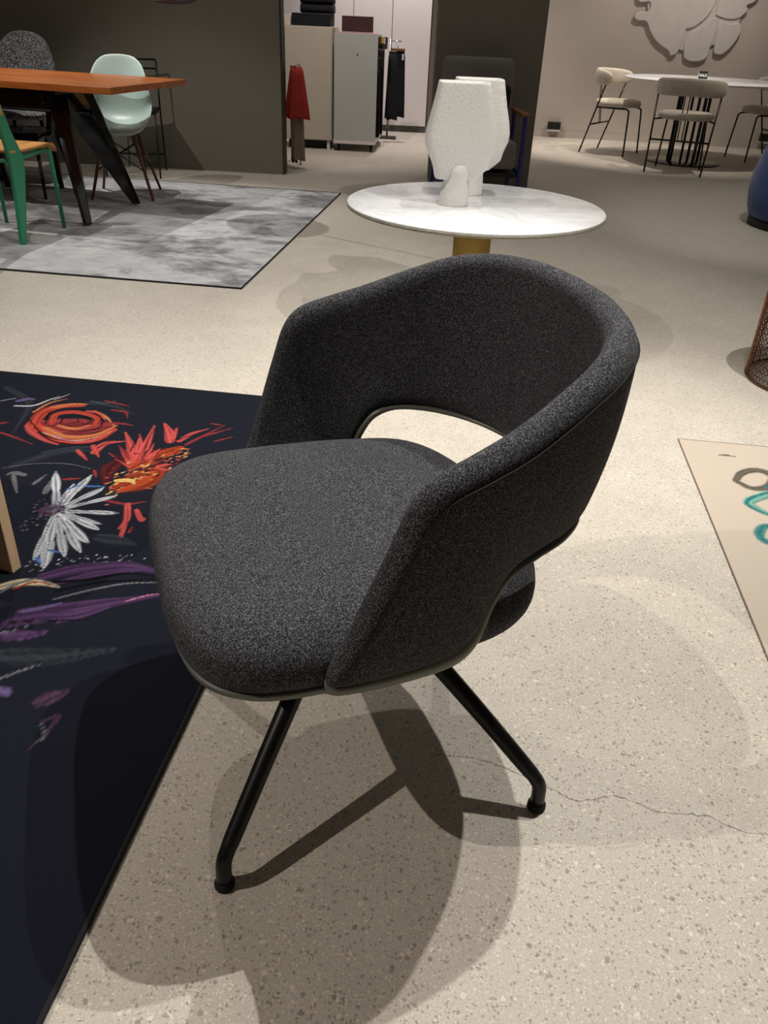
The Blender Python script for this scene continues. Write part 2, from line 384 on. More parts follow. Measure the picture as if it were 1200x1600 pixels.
FLOWER_STROKES = """slate,40,10,-0.802,-0.635 -0.727,-0.534 -0.641,-0.5
slate,30,10,-1.11,-0.13 -0.975,-0.232 -0.912,-0.439
slate,26,8,-0.803,-0.191 -0.712,-0.188 -0.615,-0.237
redd,120,90,-0.845,-0.375 -0.759,-0.372 -0.675,-0.336
slate,30,10,-0.758,-0.541 -0.691,-0.497 -0.638,-0.477
maroon,60,20,-0.531,-0.562 -0.538,-0.604 -0.512,-0.677
maroon,40,16,-0.458,-0.546 -0.447,-0.472 -0.419,-0.436
red,60,45,-0.886,-0.368 -0.788,-0.442 -0.673,-0.432 -0.635,-0.36
red,40,30,-0.876,-0.399 -0.898,-0.303 -0.873,-0.235 -0.802,-0.209
orange,26,10,-0.837,-0.39 -0.744,-0.432 -0.667,-0.399 -0.635,-0.327
orange,22,10,-0.889,-0.248 -0.84,-0.209 -0.795,-0.198
black,9,4,-0.842,-0.423 -0.768,-0.469 -0.669,-0.469 -0.625,-0.413
red,26,14,-0.833,-0.356 -0.851,-0.292 -0.799,-0.262 -0.719,-0.287 -0.701,-0.342
black,8,4,-0.85,-0.36 -0.876,-0.28 -0.82,-0.235 -0.708,-0.28 -0.681,-0.354 -0.736,-0.391 -0.815,-0.385
orange,16,10,-0.806,-0.366 -0.749,-0.378 -0.714,-0.345
black,7,4,-0.807,-0.35 -0.815,-0.304 -0.765,-0.286 -0.725,-0.314 -0.74,-0.351 -0.786,-0.362
redd,14,8,-0.787,-0.345 -0.785,-0.32 -0.752,-0.312 -0.733,-0.33
black,5,4,-0.784,-0.345 -0.761,-0.331 -0.769,-0.308
redd,14,3,-0.983,-0.39 -0.962,-0.377
redd,12,3,-0.95,-0.448 -0.896,-0.467 -0.814,-0.502
redd,10,3,-0.748,-0.159 -0.688,-0.173 -0.653,-0.183
redd,14,3,-0.697,-0.221 -0.649,-0.227 -0.625,-0.266
lil,24,4,-1.018,-0.223 -0.993,-0.199 -0.967,-0.202
white,13,3,-1.008,-0.261 -0.952,-0.245 -0.926,-0.192 -0.908,-0.16
white,4,2,-0.912,-0.189 -0.885,-0.135
white,4,2,-1.073,-0.236 -1.036,-0.205
orange,12,4,-0.927,-0.292 -0.913,-0.217 -0.875,-0.171
cream,7,3,-0.829,-0.42 -0.733,-0.453 -0.664,-0.422 -0.631,-0.367
pink,8,3,-0.786,-0.434 -0.709,-0.459 -0.647,-0.426
coral,22,8,-0.897,-0.387 -0.861,-0.427 -0.797,-0.467 -0.745,-0.486
orange,14,5,-0.748,-0.242 -0.696,-0.273 -0.641,-0.329
redd,18,5,-0.675,-0.32 -0.628,-0.309 -0.588,-0.316
coral,14,5,-0.769,-0.246 -0.727,-0.254 -0.685,-0.297
black,6,3,-0.915,-0.341 -0.849,-0.409 -0.785,-0.449 -0.709,-0.459
greyp,4,2,-0.797,-0.171 -0.74,-0.176 -0.713,-0.151
coral,31.2,8,-0.482,-0.551 -0.509,-0.543 -0.545,-0.537
coral,40.8,8,-0.482,-0.551 -0.529,-0.46 -0.589,-0.366
coral,36,8,-0.482,-0.551 -0.505,-0.463 -0.54,-0.371
coral,36,8,-0.482,-0.551 -0.496,-0.43 -0.522,-0.301
coral,19.2,8,-0.482,-0.551 -0.471,-0.499 -0.47,-0.447
coral,38,10,-0.436,-0.394 -0.461,-0.336 -0.498,-0.279
coral,18,6,-0.434,-0.378 -0.449,-0.301
coral,22,6,-0.41,-0.388 -0.389,-0.328 -0.353,-0.287
redd,14,4,-0.382,-0.405 -0.355,-0.344 -0.313,-0.253
redd,12,3,-0.355,-0.344 -0.281,-0.263
redd,9,3,-0.306,-0.365 -0.262,-0.323
redd,9,3,-0.359,-0.247 -0.313,-0.253
black,5,2,-0.419,-0.382 -0.39,-0.344 -0.356,-0.3
black,5,2,-0.517,-0.516 -0.533,-0.431 -0.537,-0.354
black,5,2,-0.479,-0.493 -0.5,-0.408 -0.516,-0.316
coral,30,8,-0.622,-0.511 -0.615,-0.45 -0.564,-0.423
black,5,2,-0.628,-0.483 -0.601,-0.434
coral,16,5,-0.675,-0.508 -0.619,-0.56
coral,20,6,-0.644,-0.471 -0.597,-0.534
redd,14,5,-0.631,-0.677 -0.59,-0.662
redd,12,4,-0.574,-0.612 -0.552,-0.647
rust,95,70,-0.454,-0.677 -0.422,-0.632 -0.406,-0.575
rust,60,40,-0.477,-0.564 -0.436,-0.498 -0.394,-0.43
yellow,4.094,2,-0.446,-0.527 -0.432,-0.516
redd,4.149,2,-0.482,-0.723 -0.478,-0.716
redd,7.829,2,-0.465,-0.537 -0.452,-0.532
yellow,7.466,2,-0.36,-0.484 -0.351,-0.472
orange,8.465,2,-0.445,-0.595 -0.434,-0.594
orange,8.514,2,-0.422,-0.485 -0.42,-0.473
coral,4.116,2,-0.397,-0.47 -0.384,-0.464
redd,5.459,2,-0.468,-0.609 -0.455,-0.601
yellow,5.027,2,-0.441,-0.595 -0.435,-0.585
yellow,6.23,2,-0.461,-0.687 -0.455,-0.682
black,7.341,2,-0.507,-0.492 -0.495,-0.49
orange,4.713,2,-0.443,-0.654 -0.434,-0.649
redd,7.62,2,-0.476,-0.598 -0.474,-0.582
yellow,4.995,2,-0.427,-0.617 -0.42,-0.614
black,5.808,2,-0.512,-0.598 -0.495,-0.6
orange,7.632,2,-0.432,-0.578 -0.42,-0.565
yellow,5.417,2,-0.434,-0.598 -0.418,-0.591
coral,7.628,2,-0.376,-0.502 -0.362,-0.493
redd,5.344,2,-0.408,-0.48 -0.394,-0.468
orange,7.048,2,-0.381,-0.485 -0.37,-0.476
yellow,6.395,2,-0.508,-0.623 -0.503,-0.614
orange,6.736,2,-0.485,-0.592 -0.469,-0.586
black,7.46,2,-0.431,-0.599 -0.411,-0.602
coral,7.742,2,-0.386,-0.465 -0.381,-0.458
orange,4.697,2,-0.386,-0.517 -0.377,-0.517
coral,8.401,2,-0.496,-0.546 -0.484,-0.533
orange,5.512,2,-0.396,-0.502 -0.392,-0.491
yellow,8.168,2,-0.488,-0.677 -0.48,-0.664
orange,7.012,2,-0.385,-0.483 -0.367,-0.482
black,8.185,2,-0.478,-0.632 -0.468,-0.622
orange,8.847,2,-0.444,-0.542 -0.427,-0.545
orange,4.278,2,-0.398,-0.546 -0.392,-0.539
redd,5.842,2,-0.402,-0.523 -0.394,-0.502
yellow,8.421,2,-0.506,-0.551 -0.488,-0.549
yellow,7.084,2,-0.459,-0.559 -0.454,-0.546
yellow,4.786,2,-0.367,-0.461 -0.36,-0.448
redd,4.064,2,-0.478,-0.609 -0.473,-0.599
yellow,7.398,2,-0.463,-0.643 -0.452,-0.644
yellow,7.719,2,-0.376,-0.556 -0.371,-0.55
yellow,8.074,2,-0.446,-0.633 -0.431,-0.63
orange,7.846,2,-0.46,-0.656 -0.456,-0.648
black,4.021,2,-0.506,-0.677 -0.504,-0.665
orange,4.621,2,-0.479,-0.621 -0.47,-0.605
orange,8.285,2,-0.432,-0.573 -0.417,-0.572
redd,7.174,2,-0.477,-0.667 -0.467,-0.657
yellow,8.638,2,-0.448,-0.644 -0.442,-0.63
coral,8.542,2,-0.47,-0.656 -0.466,-0.649
orange,6.088,2,-0.41,-0.516 -0.402,-0.515
black,6.091,2,-0.463,-0.635 -0.446,-0.633
redd,4.575,2,-0.362,-0.478 -0.353,-0.48
coral,7.956,2,-0.399,-0.517 -0.396,-0.507
redd,4.42,2,-0.527,-0.622 -0.52,-0.609
black,6.855,2,-0.396,-0.605 -0.385,-0.598
orange,6.16,2,-0.466,-0.688 -0.455,-0.684
orange,7.037,2,-0.505,-0.639 -0.495,-0.631
black,6.764,2,-0.378,-0.447 -0.362,-0.447
orange,4.415,2,-0.418,-0.553 -0.409,-0.551
coral,4.197,2,-0.439,-0.571 -0.428,-0.562
coral,6.693,2,-0.384,-0.566 -0.369,-0.557
orange,6.068,2,-0.401,-0.54 -0.391,-0.529
orange,6.323,2,-0.384,-0.458 -0.379,-0.451
orange,8.444,2,-0.511,-0.676 -0.5,-0.662
black,7.839,2,-0.486,-0.692 -0.473,-0.692
black,4.85,2,-0.507,-0.657 -0.503,-0.646
yellow,8.135,2,-0.404,-0.601 -0.398,-0.592
yellow,8.432,2,-0.433,-0.622 -0.425,-0.615
black,4.22,2,-0.464,-0.633 -0.453,-0.622
coral,5.818,2,-0.487,-0.652 -0.483,-0.635
black,7.331,2,-0.436,-0.588 -0.43,-0.575
redd,6.28,2,-0.53,-0.59 -0.526,-0.581
redd,6.645,2,-0.37,-0.523 -0.35,-0.527
orange,5.707,2,-0.504,-0.626 -0.501,-0.616
orange,4.487,2,-0.448,-0.578 -0.443,-0.561
black,6.53,2,-0.381,-0.46 -0.377,-0.437
coral,8.798,2,-0.488,-0.699 -0.474,-0.692
orange,5.958,2,-0.444,-0.53 -0.438,-0.523
coral,6.894,2,-0.378,-0.432 -0.36,-0.427
orange,6.415,2,-0.463,-0.639 -0.45,-0.638
black,4.351,2,-0.468,-0.691 -0.461,-0.676
black,5.558,2,-0.408,-0.455 -0.402,-0.448
orange,8.93,2,-0.491,-0.693 -0.488,-0.673
yellow,8.244,2,-0.482,-0.713 -0.472,-0.708
redd,5.477,2,-0.465,-0.642 -0.455,-0.635
orange,6.28,2,-0.464,-0.604 -0.455,-0.59
orange,6.437,2,-0.458,-0.589 -0.439,-0.589
coral,7.221,2,-0.482,-0.517 -0.468,-0.517
redd,6.744,2,-0.456,-0.589 -0.442,-0.588
black,7.697,2,-0.441,-0.658 -0.425,-0.654
orange,6.641,2,-0.46,-0.74 -0.453,-0.733
yellow,7.35,2,-0.419,-0.503 -0.414,-0.491
redd,7.298,2,-0.436,-0.616 -0.42,-0.619
orange,5.406,2,-0.396,-0.505 -0.391,-0.489
redd,8.569,2,-0.476,-0.639 -0.472,-0.63
orange,4.829,2,-0.368,-0.462 -0.349,-0.458
yellow,4.519,2,-0.465,-0.595 -0.453,-0.59
orange,6.444,2,-0.384,-0.457 -0.374,-0.445
yellow,7.315,2,-0.385,-0.437 -0.379,-0.429
black,5.027,2,-0.445,-0.581 -0.428,-0.576
coral,8.225,2,-0.526,-0.644 -0.514,-0.642
orange,8.115,2,-0.45,-0.566 -0.444,-0.547
orange,5.331,2,-0.406,-0.487 -0.393,-0.472
orange,6.289,2,-0.464,-0.781 -0.457,-0.778
redd,5.691,2,-0.349,-0.532 -0.334,-0.526
redd,8.684,2,-0.47,-0.664 -0.463,-0.662
black,7.956,2,-0.424,-0.574 -0.405,-0.574
redd,6.292,2,-0.371,-0.508 -0.36,-0.504
black,5.451,2,-0.427,-0.611 -0.413,-0.606
black,4.387,2,-0.452,-0.567 -0.438,-0.563
yellow,5.778,2,-0.443,-0.559 -0.44,-0.543
black,7.11,2,-0.504,-0.644 -0.494,-0.64
orange,5.829,2,-0.428,-0.539 -0.419,-0.53
yellow,5.646,2,-0.423,-0.492 -0.412,-0.491
orange,4.98,2,-0.463,-0.722 -0.455,-0.707
orange,6.582,2,-0.426,-0.528 -0.41,-0.519
orange,4.576,2,-0.374,-0.434 -0.364,-0.435
orange,6.543,2,-0.404,-0.573 -0.395,-0.573
orange,5.758,2,-0.466,-0.7 -0.458,-0.699
orange,7.724,2,-0.414,-0.564 -0.406,-0.558
orange,8.823,2,-0.401,-0.631 -0.396,-0.626
redd,8.547,2,-0.439,-0.533 -0.437,-0.521
yellow,6.107,2,-0.452,-0.564 -0.445,-0.555
yellow,5.543,2,-0.486,-0.731 -0.476,-0.717
coral,6.115,2,-0.468,-0.566 -0.46,-0.566
black,6.451,2,-0.457,-0.737 -0.447,-0.729
orange,7.268,2,-0.416,-0.514 -0.405,-0.504
yellow,5.145,2,-0.496,-0.611 -0.487,-0.599
orange,7.919,2,-0.366,-0.474 -0.357,-0.458
orange,5.31,2,-0.412,-0.596 -0.409,-0.586
coral,6.582,2,-0.43,-0.572 -0.425,-0.566
orange,4.743,2,-0.396,-0.676 -0.38,-0.676
yellow,22,8,-0.49,-0.653 -0.455,-0.645 -0.436,-0.661
redd,10,5,-0.485,-0.757 -0.416,-0.766 -0.37,-0.744
coral,20,8,-0.41,-0.765 -0.382,-0.838 -0.383,-0.882
coral,13,5,-0.376,-0.859 -0.365,-0.909 -0.358,-0.938
coral,15,10,-0.377,-0.787 -0.346,-0.831 -0.34,-0.824
redd,8,3,-0.353,-0.891 -0.355,-0.865
maroon,14.14,3,-0.5,-0.533 -0.548,-0.471
coral,17.61,3,-0.511,-0.529 -0.558,-0.473
coral,9.401,3,-0.497,-0.563 -0.579,-0.505
coral,16.75,3,-0.406,-0.555 -0.371,-0.542
maroon,17.26,3,-0.517,-0.545 -0.567,-0.502
maroon,15.34,3,-0.505,-0.558 -0.571,-0.508
redd,9.647,3,-0.48,-0.549 -0.5,-0.516
coral,9.83,3,-0.416,-0.544 -0.393,-0.534
maroon,11.38,3,-0.452,-0.503 -0.44,-0.442
maroon,14.14,3,-0.428,-0.554 -0.4,-0.525
coral,10.98,3,-0.489,-0.549 -0.55,-0.477
maroon,15.37,3,-0.4,-0.552 -0.335,-0.523
coral,17.47,3,-0.413,-0.551 -0.375,-0.529
maroon,14.89,3,-0.435,-0.523 -0.413,-0.484
coral,17.7,3,-0.458,-0.517 -0.454,-0.457
redd,15.67,3,-0.407,-0.574 -0.354,-0.562
maroon,14.19,3,-0.47,-0.521 -0.48,-0.461
redd,15.85,3,-0.432,-0.542 -0.402,-0.489
coral,17.6,3,-0.454,-0.519 -0.447,-0.447
redd,16.61,3,-0.51,-0.526 -0.573,-0.451
coral,15.62,3,-0.396,-0.567 -0.368,-0.567
coral,8.507,3,-0.466,-0.514 -0.476,-0.42
coral,13.56,3,-0.484,-0.545 -0.54,-0.464
redd,8.264,3,-0.464,-0.545 -0.489,-0.456
maroon,17.59,3,-0.426,-0.52 -0.397,-0.485
coral,11.28,3,-0.483,-0.575 -0.531,-0.543
white,11,16,-0.573,-0.834 -0.486,-0.822
white,23,5,-0.486,-0.822 -0.438,-0.817 -0.414,-0.812
slateb,4,2,-0.573,-0.834 -0.486,-0.822 -0.414,-0.812
white,9.9,14.4,-0.573,-0.834 -0.509,-0.776
white,20.7,5,-0.509,-0.776 -0.473,-0.746 -0.455,-0.727
slateb,4,2,-0.573,-0.834 -0.509,-0.776 -0.455,-0.727
white,12.1,17.6,-0.573,-0.834 -0.538,-0.759
white,25.3,5,-0.538,-0.759 -0.517,-0.72 -0.507,-0.695
slateb,4,2,-0.573,-0.834 -0.538,-0.759 -0.507,-0.695
white,13.2,19.2,-0.573,-0.834 -0.572,-0.73
white,27.6,5,-0.572,-0.73 -0.57,-0.673 -0.57,-0.638
slateb,4,2,-0.573,-0.834 -0.572,-0.73 -0.57,-0.638
white,14.3,20.8,-0.573,-0.834 -0.626,-0.731
white,29.9,5,-0.626,-0.731 -0.655,-0.675 -0.673,-0.64
slateb,4,2,-0.573,-0.834 -0.626,-0.731 -0.673,-0.64
white,11,16,-0.573,-0.834 -0.492,-0.868
white,23,5,-0.492,-0.868 -0.448,-0.888 -0.427,-0.896
slateb,4,2,-0.573,-0.834 -0.492,-0.868 -0.427,-0.896
white,13.2,19.2,-0.573,-0.834 -0.491,-0.903
white,27.6,5,-0.491,-0.903 -0.448,-0.941 -0.427,-0.957
slateb,4,2,-0.573,-0.834 -0.491,-0.903 -0.427,-0.957
white,12.1,17.6,-0.573,-0.834 -0.49,-0.926
white,25.3,5,-0.49,-0.926 -0.448,-0.974 -0.428,-0.997
slateb,4,2,-0.573,-0.834 -0.49,-0.926 -0.428,-0.997
white,12.1,17.6,-0.573,-0.834 -0.506,-0.941
white,25.3,5,-0.506,-0.941 -0.471,-0.996 -0.455,-1.021
slateb,4,2,-0.573,-0.834 -0.506,-0.941 -0.455,-1.021
white,16.5,24,-0.573,-0.834 -0.519,-0.974
white,34.5,5,-0.519,-0.974 -0.491,-1.044 -0.478,-1.077
slateb,4,2,-0.573,-0.834 -0.519,-0.974 -0.478,-1.077
white,9.9,14.4,-0.573,-0.834 -0.542,-0.957
white,20.7,5,-0.542,-0.957 -0.525,-1.019 -0.518,-1.048
slateb,4,2,-0.573,-0.834 -0.542,-0.957 -0.518,-1.048
white,8.8,12.8,-0.573,-0.834 -0.584,-0.759
white,18.4,5,-0.584,-0.759 -0.589,-0.72 -0.593,-0.694
slateb,4,2,-0.573,-0.834 -0.584,-0.759 -0.593,-0.694
white,7.7,11.2,-0.573,-0.834 -0.584,-0.779
white,16.1,5,-0.584,-0.779 -0.589,-0.751 -0.594,-0.732
slateb,4,2,-0.573,-0.834 -0.584,-0.779 -0.594,-0.732
white,7.7,11.2,-0.573,-0.834 -0.497,-0.854
white,16.1,5,-0.497,-0.854 -0.456,-0.867 -0.435,-0.871
slateb,4,2,-0.573,-0.834 -0.497,-0.854 -0.435,-0.871
blue,10,4,-0.597,-0.726 -0.57,-0.689
blue,10,4,-0.559,-0.7 -0.509,-0.691
blue,12,4,-0.518,-1.039 -0.49,-1.061
blue,9,3,-0.506,-1.003 -0.466,-1.009
greyp,20,6,-0.746,-0.676 -0.781,-0.67 -0.792,-0.686
greyp,14,5,-0.775,-0.682 -0.716,-0.77
greyp,20,6,-0.645,-0.755 -0.66,-0.69
greyp,12,5,-0.697,-0.717 -0.69,-0.664
plum,50,40,-0.601,-0.839 -0.568,-0.821
black,5,3,-0.581,-0.797 -0.576,-0.795
greyp,5,3,-0.597,-0.862 -0.596,-0.872
black,5,3,-0.595,-0.849 -0.596,-0.853
lil,5,3,-0.608,-0.81 -0.616,-0.806
greyp,5,3,-0.58,-0.77 -0.576,-0.776
greyp,5,3,-0.58,-0.833 -0.581,-0.84
plum,5,3,-0.586,-0.852 -0.586,-0.852
greyp,5,3,-0.572,-0.833 -0.572,-0.835
lil,5,3,-0.585,-0.841 -0.593,-0.839
plum,5,3,-0.568,-0.852 -0.571,-0.858
black,5,3,-0.613,-0.852 -0.611,-0.856
plum,5,3,-0.57,-0.839 -0.565,-0.834
greyp,5,3,-0.564,-0.823 -0.554,-0.822
plum,5,3,-0.638,-0.792 -0.635,-0.805
black,5,3,-0.593,-0.83 -0.583,-0.84
lil,5,3,-0.586,-0.862 -0.584,-0.861
greyp,5,3,-0.595,-0.842 -0.595,-0.834
greyp,5,3,-0.579,-0.805 -0.574,-0.82
greyp,5,3,-0.596,-0.815 -0.592,-0.816
lil,5,3,-0.583,-0.827 -0.576,-0.843
lil,5,3,-0.524,-0.875 -0.522,-0.88
greyp,5,3,-0.578,-0.823 -0.576,-0.828
plum,5,3,-0.609,-0.808 -0.608,-0.81
greyp,5,3,-0.598,-0.819 -0.599,-0.819
black,5,3,-0.592,-0.84 -0.581,-0.844
greyp,5,3,-0.578,-0.859 -0.577,-0.859
plum,5,3,-0.631,-0.782 -0.628,-0.792
plum,5,3,-0.601,-0.827 -0.6,-0.828
greyp,5,3,-0.556,-0.826 -0.551,-0.836
greyp,5,3,-0.632,-0.833 -0.636,-0.827
greyp,5,3,-0.624,-0.845 -0.628,-0.854
greyp,5,3,-0.574,-0.844 -0.579,-0.839
greyp,5,3,-0.589,-0.83 -0.586,-0.833
greyp,5,3,-0.572,-0.792 -0.574,-0.796
black,5,3,-0.587,-0.856 -0.586,-0.857
greyp,5,3,-0.574,-0.879 -0.576,-0.882
greyp,5,3,-0.594,-0.813 -0.597,-0.811
plum,5,3,-0.584,-0.844 -0.586,-0.843
lil,5,3,-0.595,-0.798 -0.589,-0.815
black,5,3,-0.633,-0.781 -0.624,-0.781
lil,5,3,-0.556,-0.858 -0.561,-0.863
greyp,5,3,-0.601,-0.79 -0.596,-0.789
plum,5,3,-0.641,-0.821 -0.643,-0.815
plum,5,3,-0.554,-0.862 -0.554,-0.854
greyp,5,3,-0.586,-0.857 -0.588,-0.853
greyp,5,3,-0.559,-0.858 -0.55,-0.86
lil,5,3,-0.58,-0.825 -0.57,-0.832
lil,5,3,-0.595,-0.822 -0.598,-0.821
plum,5,3,-0.588,-0.79 -0.582,-0.8
black,5,3,-0.564,-0.806 -0.565,-0.814
greyp,5,3,-0.581,-0.873 -0.579,-0.876
greyp,5,3,-0.579,-0.831 -0.574,-0.835
plum,5,3,-0.572,-0.817 -0.574,-0.809
plum,5,3,-0.603,-0.839 -0.6,-0.85
black,5,3,-0.546,-0.84 -0.557,-0.842
black,5,3,-0.566,-0.836 -0.568,-0.83
greyp,5,3,-0.638,-0.815 -0.629,-0.818
greyp,5,3,-0.592,-0.837 -0.581,-0.84
black,5,3,-0.597,-0.849 -0.583,-0.856
black,5,3,-0.577,-0.856 -0.577,-0.855
black,4,3,-0.591,-0.893 -0.586,-0.895
greyp,4,3,-0.625,-0.894 -0.62,-0.896
black,4,3,-0.598,-0.913 -0.593,-0.916
greyp,4,3,-0.619,-0.909 -0.614,-0.911
greyp,4,3,-0.61,-0.935 -0.606,-0.937
black,4,3,-0.591,-0.934 -0.586,-0.936
greyp,4,3,-0.624,-0.919 -0.619,-0.921
greyp,4,3,-0.601,-0.929 -0.597,-0.931
black,4,3,-0.576,-0.913 -0.571,-0.915
black,4,3,-0.629,-0.893 -0.624,-0.895
black,4,3,-0.592,-0.901 -0.588,-0.903
black,4,3,-0.578,-0.921 -0.573,-0.923
greyp,4,3,-0.589,-0.908 -0.584,-0.91
black,4,3,-0.608,-0.893 -0.603,-0.895
greyp,4,3,-0.6,-0.879 -0.595,-0.882
black,4,3,-0.591,-0.913 -0.587,-0.915
greyp,4,3,-0.623,-0.895 -0.619,-0.897
black,4,3,-0.6,-0.977 -0.595,-0.979
greyp,4,3,-0.613,-0.915 -0.609,-0.917
black,4,3,-0.562,-0.903 -0.557,-0.905
black,4,3,-0.576,-0.938 -0.571,-0.94
greyp,4,3,-0.613,-0.879 -0.608,-0.881
greyp,4,3,-0.604,-0.859 -0.599,-0.862
black,4,3,-0.594,-0.914 -0.59,-0.916
greyp,4,3,-0.567,-0.908 -0.562,-0.91
black,4,3,-0.615,-0.857 -0.61,-0.859
black,4,3,-0.576,-0.888 -0.572,-0.89
greyp,4,3,-0.588,-0.903 -0.583,-0.905
black,4,3,-0.61,-0.884 -0.606,-0.886
black,4,3,-0.576,-0.928 -0.571,-0.93
black,4,3,-0.563,-0.934 -0.558,-0.936
greyp,4,3,-0.604,-0.87 -0.599,-0.872
black,4,3,-0.594,-0.922 -0.59,-0.924
black,4,3,-0.61,-0.87 -0.605,-0.873
greyp,4,3,-0.603,-0.896 -0.598,-0.898
black,4,3,-0.635,-0.914 -0.63,-0.916
black,4,3,-0.61,-0.946 -0.605,-0.949
black,4,3,-0.611,-0.885 -0.606,-0.887
black,4,3,-0.587,-0.887 -0.582,-0.89
black,4,3,-0.604,-0.891 -0.599,-0.893
greyp,3,2,-0.325,-1.032 -0.322,-1.029
white,3,2,-0.324,-0.997 -0.323,-0.994
white,3,2,-0.33,-1.015 -0.329,-1.012
greyp,3,2,-0.281,-1.017 -0.275,-1.013
white,3,2,-0.323,-1.016 -0.318,-1.012
white,3,2,-0.525,-1.076 -0.521,-1.073
greyp,3,2,-0.404,-1.039 -0.404,-1.036
white,3,2,-0.272,-0.993 -0.271,-0.99
white,3,2,-0.503,-1.086 -0.501,-1.083
greyp,3,2,-0.447,-1.029 -0.442,-1.025
white,3,2,-0.403,-1.02 -0.397,-1.016
white,3,2,-0.359,-1.025 -0.358,-1.022
greyp,3,2,-0.511,-1.057 -0.51,-1.054
white,3,2,-0.501,-1.067 -0.5,-1.064
white,3,2,-0.354,-1.025 -0.35,-1.021
greyp,3,2,-0.316,-1.021 -0.312,-1.017
white,3,2,-0.458,-1.053 -0.454,-1.049
white,3,2,-0.42,-1.023 -0.417,-1.02
greyp,3,2,-0.375,-1.012 -0.372,-1.008
white,3,2,-0.325,-1.011 -0.32,-1.007
white,3,2,-0.38,-1.028 -0.379,-1.025
greyp,3,2,-0.398,-1.023 -0.395,-1.019
white,3,2,-0.388,-1.002 -0.384,-0.998
white,3,2,-0.308,-0.988 -0.304,-0.984
greyp,3,2,-0.41,-1.011 -0.407,-1.008
white,3,2,-0.332,-1.024 -0.329,-1.02
white,3,2,-0.346,-1.031 -0.344,-1.028
greyp,3,2,-0.324,-1.004 -0.318,-1
white,3,2,-0.36,-1.006 -0.356,-1.002
white,3,2,-0.364,-1.005 -0.363,-1.002
greyp,3,2,-0.459,-1.054 -0.457,-1.051
white,3,2,-0.363,-1.009 -0.361,-1.006
white,3,2,-0.49,-1.073 -0.485,-1.069
greyp,3,2,-0.431,-1.031 -0.429,-1.028
white,3,2,-0.332,-1.03 -0.329,-1.026
white,3,2,-0.486,-1.052 -0.485,-1.049
greyp,3,2,-0.489,-1.072 -0.487,-1.069
white,3,2,-0.307,-0.984 -0.306,-0.981
white,3,2,-0.378,-1.015 -0.377,-1.012
greyp,3,2,-0.452,-1.058 -0.446,-1.055
white,3,2,-0.497,-1.056 -0.494,-1.052
white,3,2,-0.505,-1.091 -0.502,-1.088
greyp,3,2,-0.49,-1.026 -0.487,-1.022
white,3,2,-0.333,-0.993 -0.331,-0.99
white,3,2,-0.337,-1.023 -0.333,-1.02
greyp,3,2,-0.454,-1.043 -0.45,-1.04
white,3,2,-0.506,-1.068 -0.505,-1.065
white,3,2,-0.436,-1.034 -0.433,-1.031
greyp,3,2,-0.434,-1.061 -0.431,-1.058
white,3,2,-0.435,-1.035 -0.434,-1.032
white,3,2,-0.366,-1.037 -0.364,-1.034
greyp,3,2,-0.353,-1.035 -0.35,-1.031
white,3,2,-0.519,-1.063 -0.518,-1.06
white,3,2,-0.429,-1.038 -0.424,-1.034
greyp,3,2,-0.506,-1.04 -0.503,-1.037
white,3,2,-0.491,-1.067 -0.49,-1.064
white,3,2,-0.317,-0.994 -0.315,-0.991
greyp,3,2,-0.41,-1.02 -0.409,-1.017
white,3,2,-0.379,-1.054 -0.375,-1.05
white,3,2,-0.505,-1.065 -0.503,-1.062
greyp,3,2,-0.388,-1.043 -0.387,-1.04
white,3,2,-0.525,-1.057 -0.524,-1.054
white,3,2,-0.483,-1.086 -0.478,-1.082
greyp,3,2,-0.303,-1.008 -0.3,-1.005
white,3,2,-0.352,-1.026 -0.349,-1.023
white,3,2,-0.532,-1.04 -0.531,-1.037
greyp,3,2,-0.316,-0.988 -0.315,-0.985
white,3,2,-0.522,-1.073 -0.518,-1.07
white,3,2,-0.464,-1.037 -0.461,-1.033
greyp,3,2,-0.498,-1.052 -0.497,-1.05
purp,40,24,-0.466,-1.106 -0.402,-1.062 -0.303,-1.028 -0.224,-1.035
purp,24,12,-0.422,-1.119 -0.344,-1.068 -0.232,-1.028
black,14,6,-0.46,-1.126 -0.367,-1.099 -0.29,-1.057 -0.215,-1.056
greyp,8,4,-0.402,-1.178 -0.341,-1.132 -0.274,-1.094 -0.202,-1.075
black,10,5,-0.411,-1.15 -0.33,-1.1 -0.212,-1.064
purp,60,14,-0.437,-1.236 -0.357,-1.205 -0.274,-1.165 -0.18,-1.118
purp,40,20,-0.468,-1.28 -0.412,-1.246 -0.333,-1.223 -0.277,-1.181
lil,14,4,-0.446,-1.23 -0.407,-1.207 -0.378,-1.185
pink,6,3,-0.247,-1.155 -0.213,-1.128 -0.18,-1.112
black,6,3,-0.472,-1.273 -0.385,-1.249 -0.296,-1.228
purp,40,16,-0.452,-1.306 -0.406,-1.301 -0.366,-1.286
greyp,10,4,-0.454,-1.303 -0.412,-1.273
black,8,4,-0.458,-1.296 -0.397,-1.273
cream,34,8,-0.538,-1.159 -0.499,-1.134 -0.449,-1.128 -0.412,-1.135
rust,7,3,-0.505,-1.161 -0.475,-1.129 -0.429,-1.13
greyp,10,4,-0.527,-1.177 -0.512,-1.149 -0.476,-1.116 -0.417,-1.133
greyp,7,3,-0.382,-1.427 -0.359,-1.404 -0.321,-1.371
lil,30,12,-0.366,-1.455 -0.343,-1.463
plum,40,16,-0.278,-1.469 -0.241,-1.438
slate,60,20,-0.416,-1.369 -0.309,-1.349 -0.209,-1.309
slate,4,3,-0.824,-0.653 -0.755,-0.611 -0.664,-0.591 -0.583,-0.607
greyp,3,2,-0.824,-0.653 -0.755,-0.611 -0.664,-0.591 -0.583,-0.607
slate,50,20,-0.409,-0.928 -0.318,-0.94
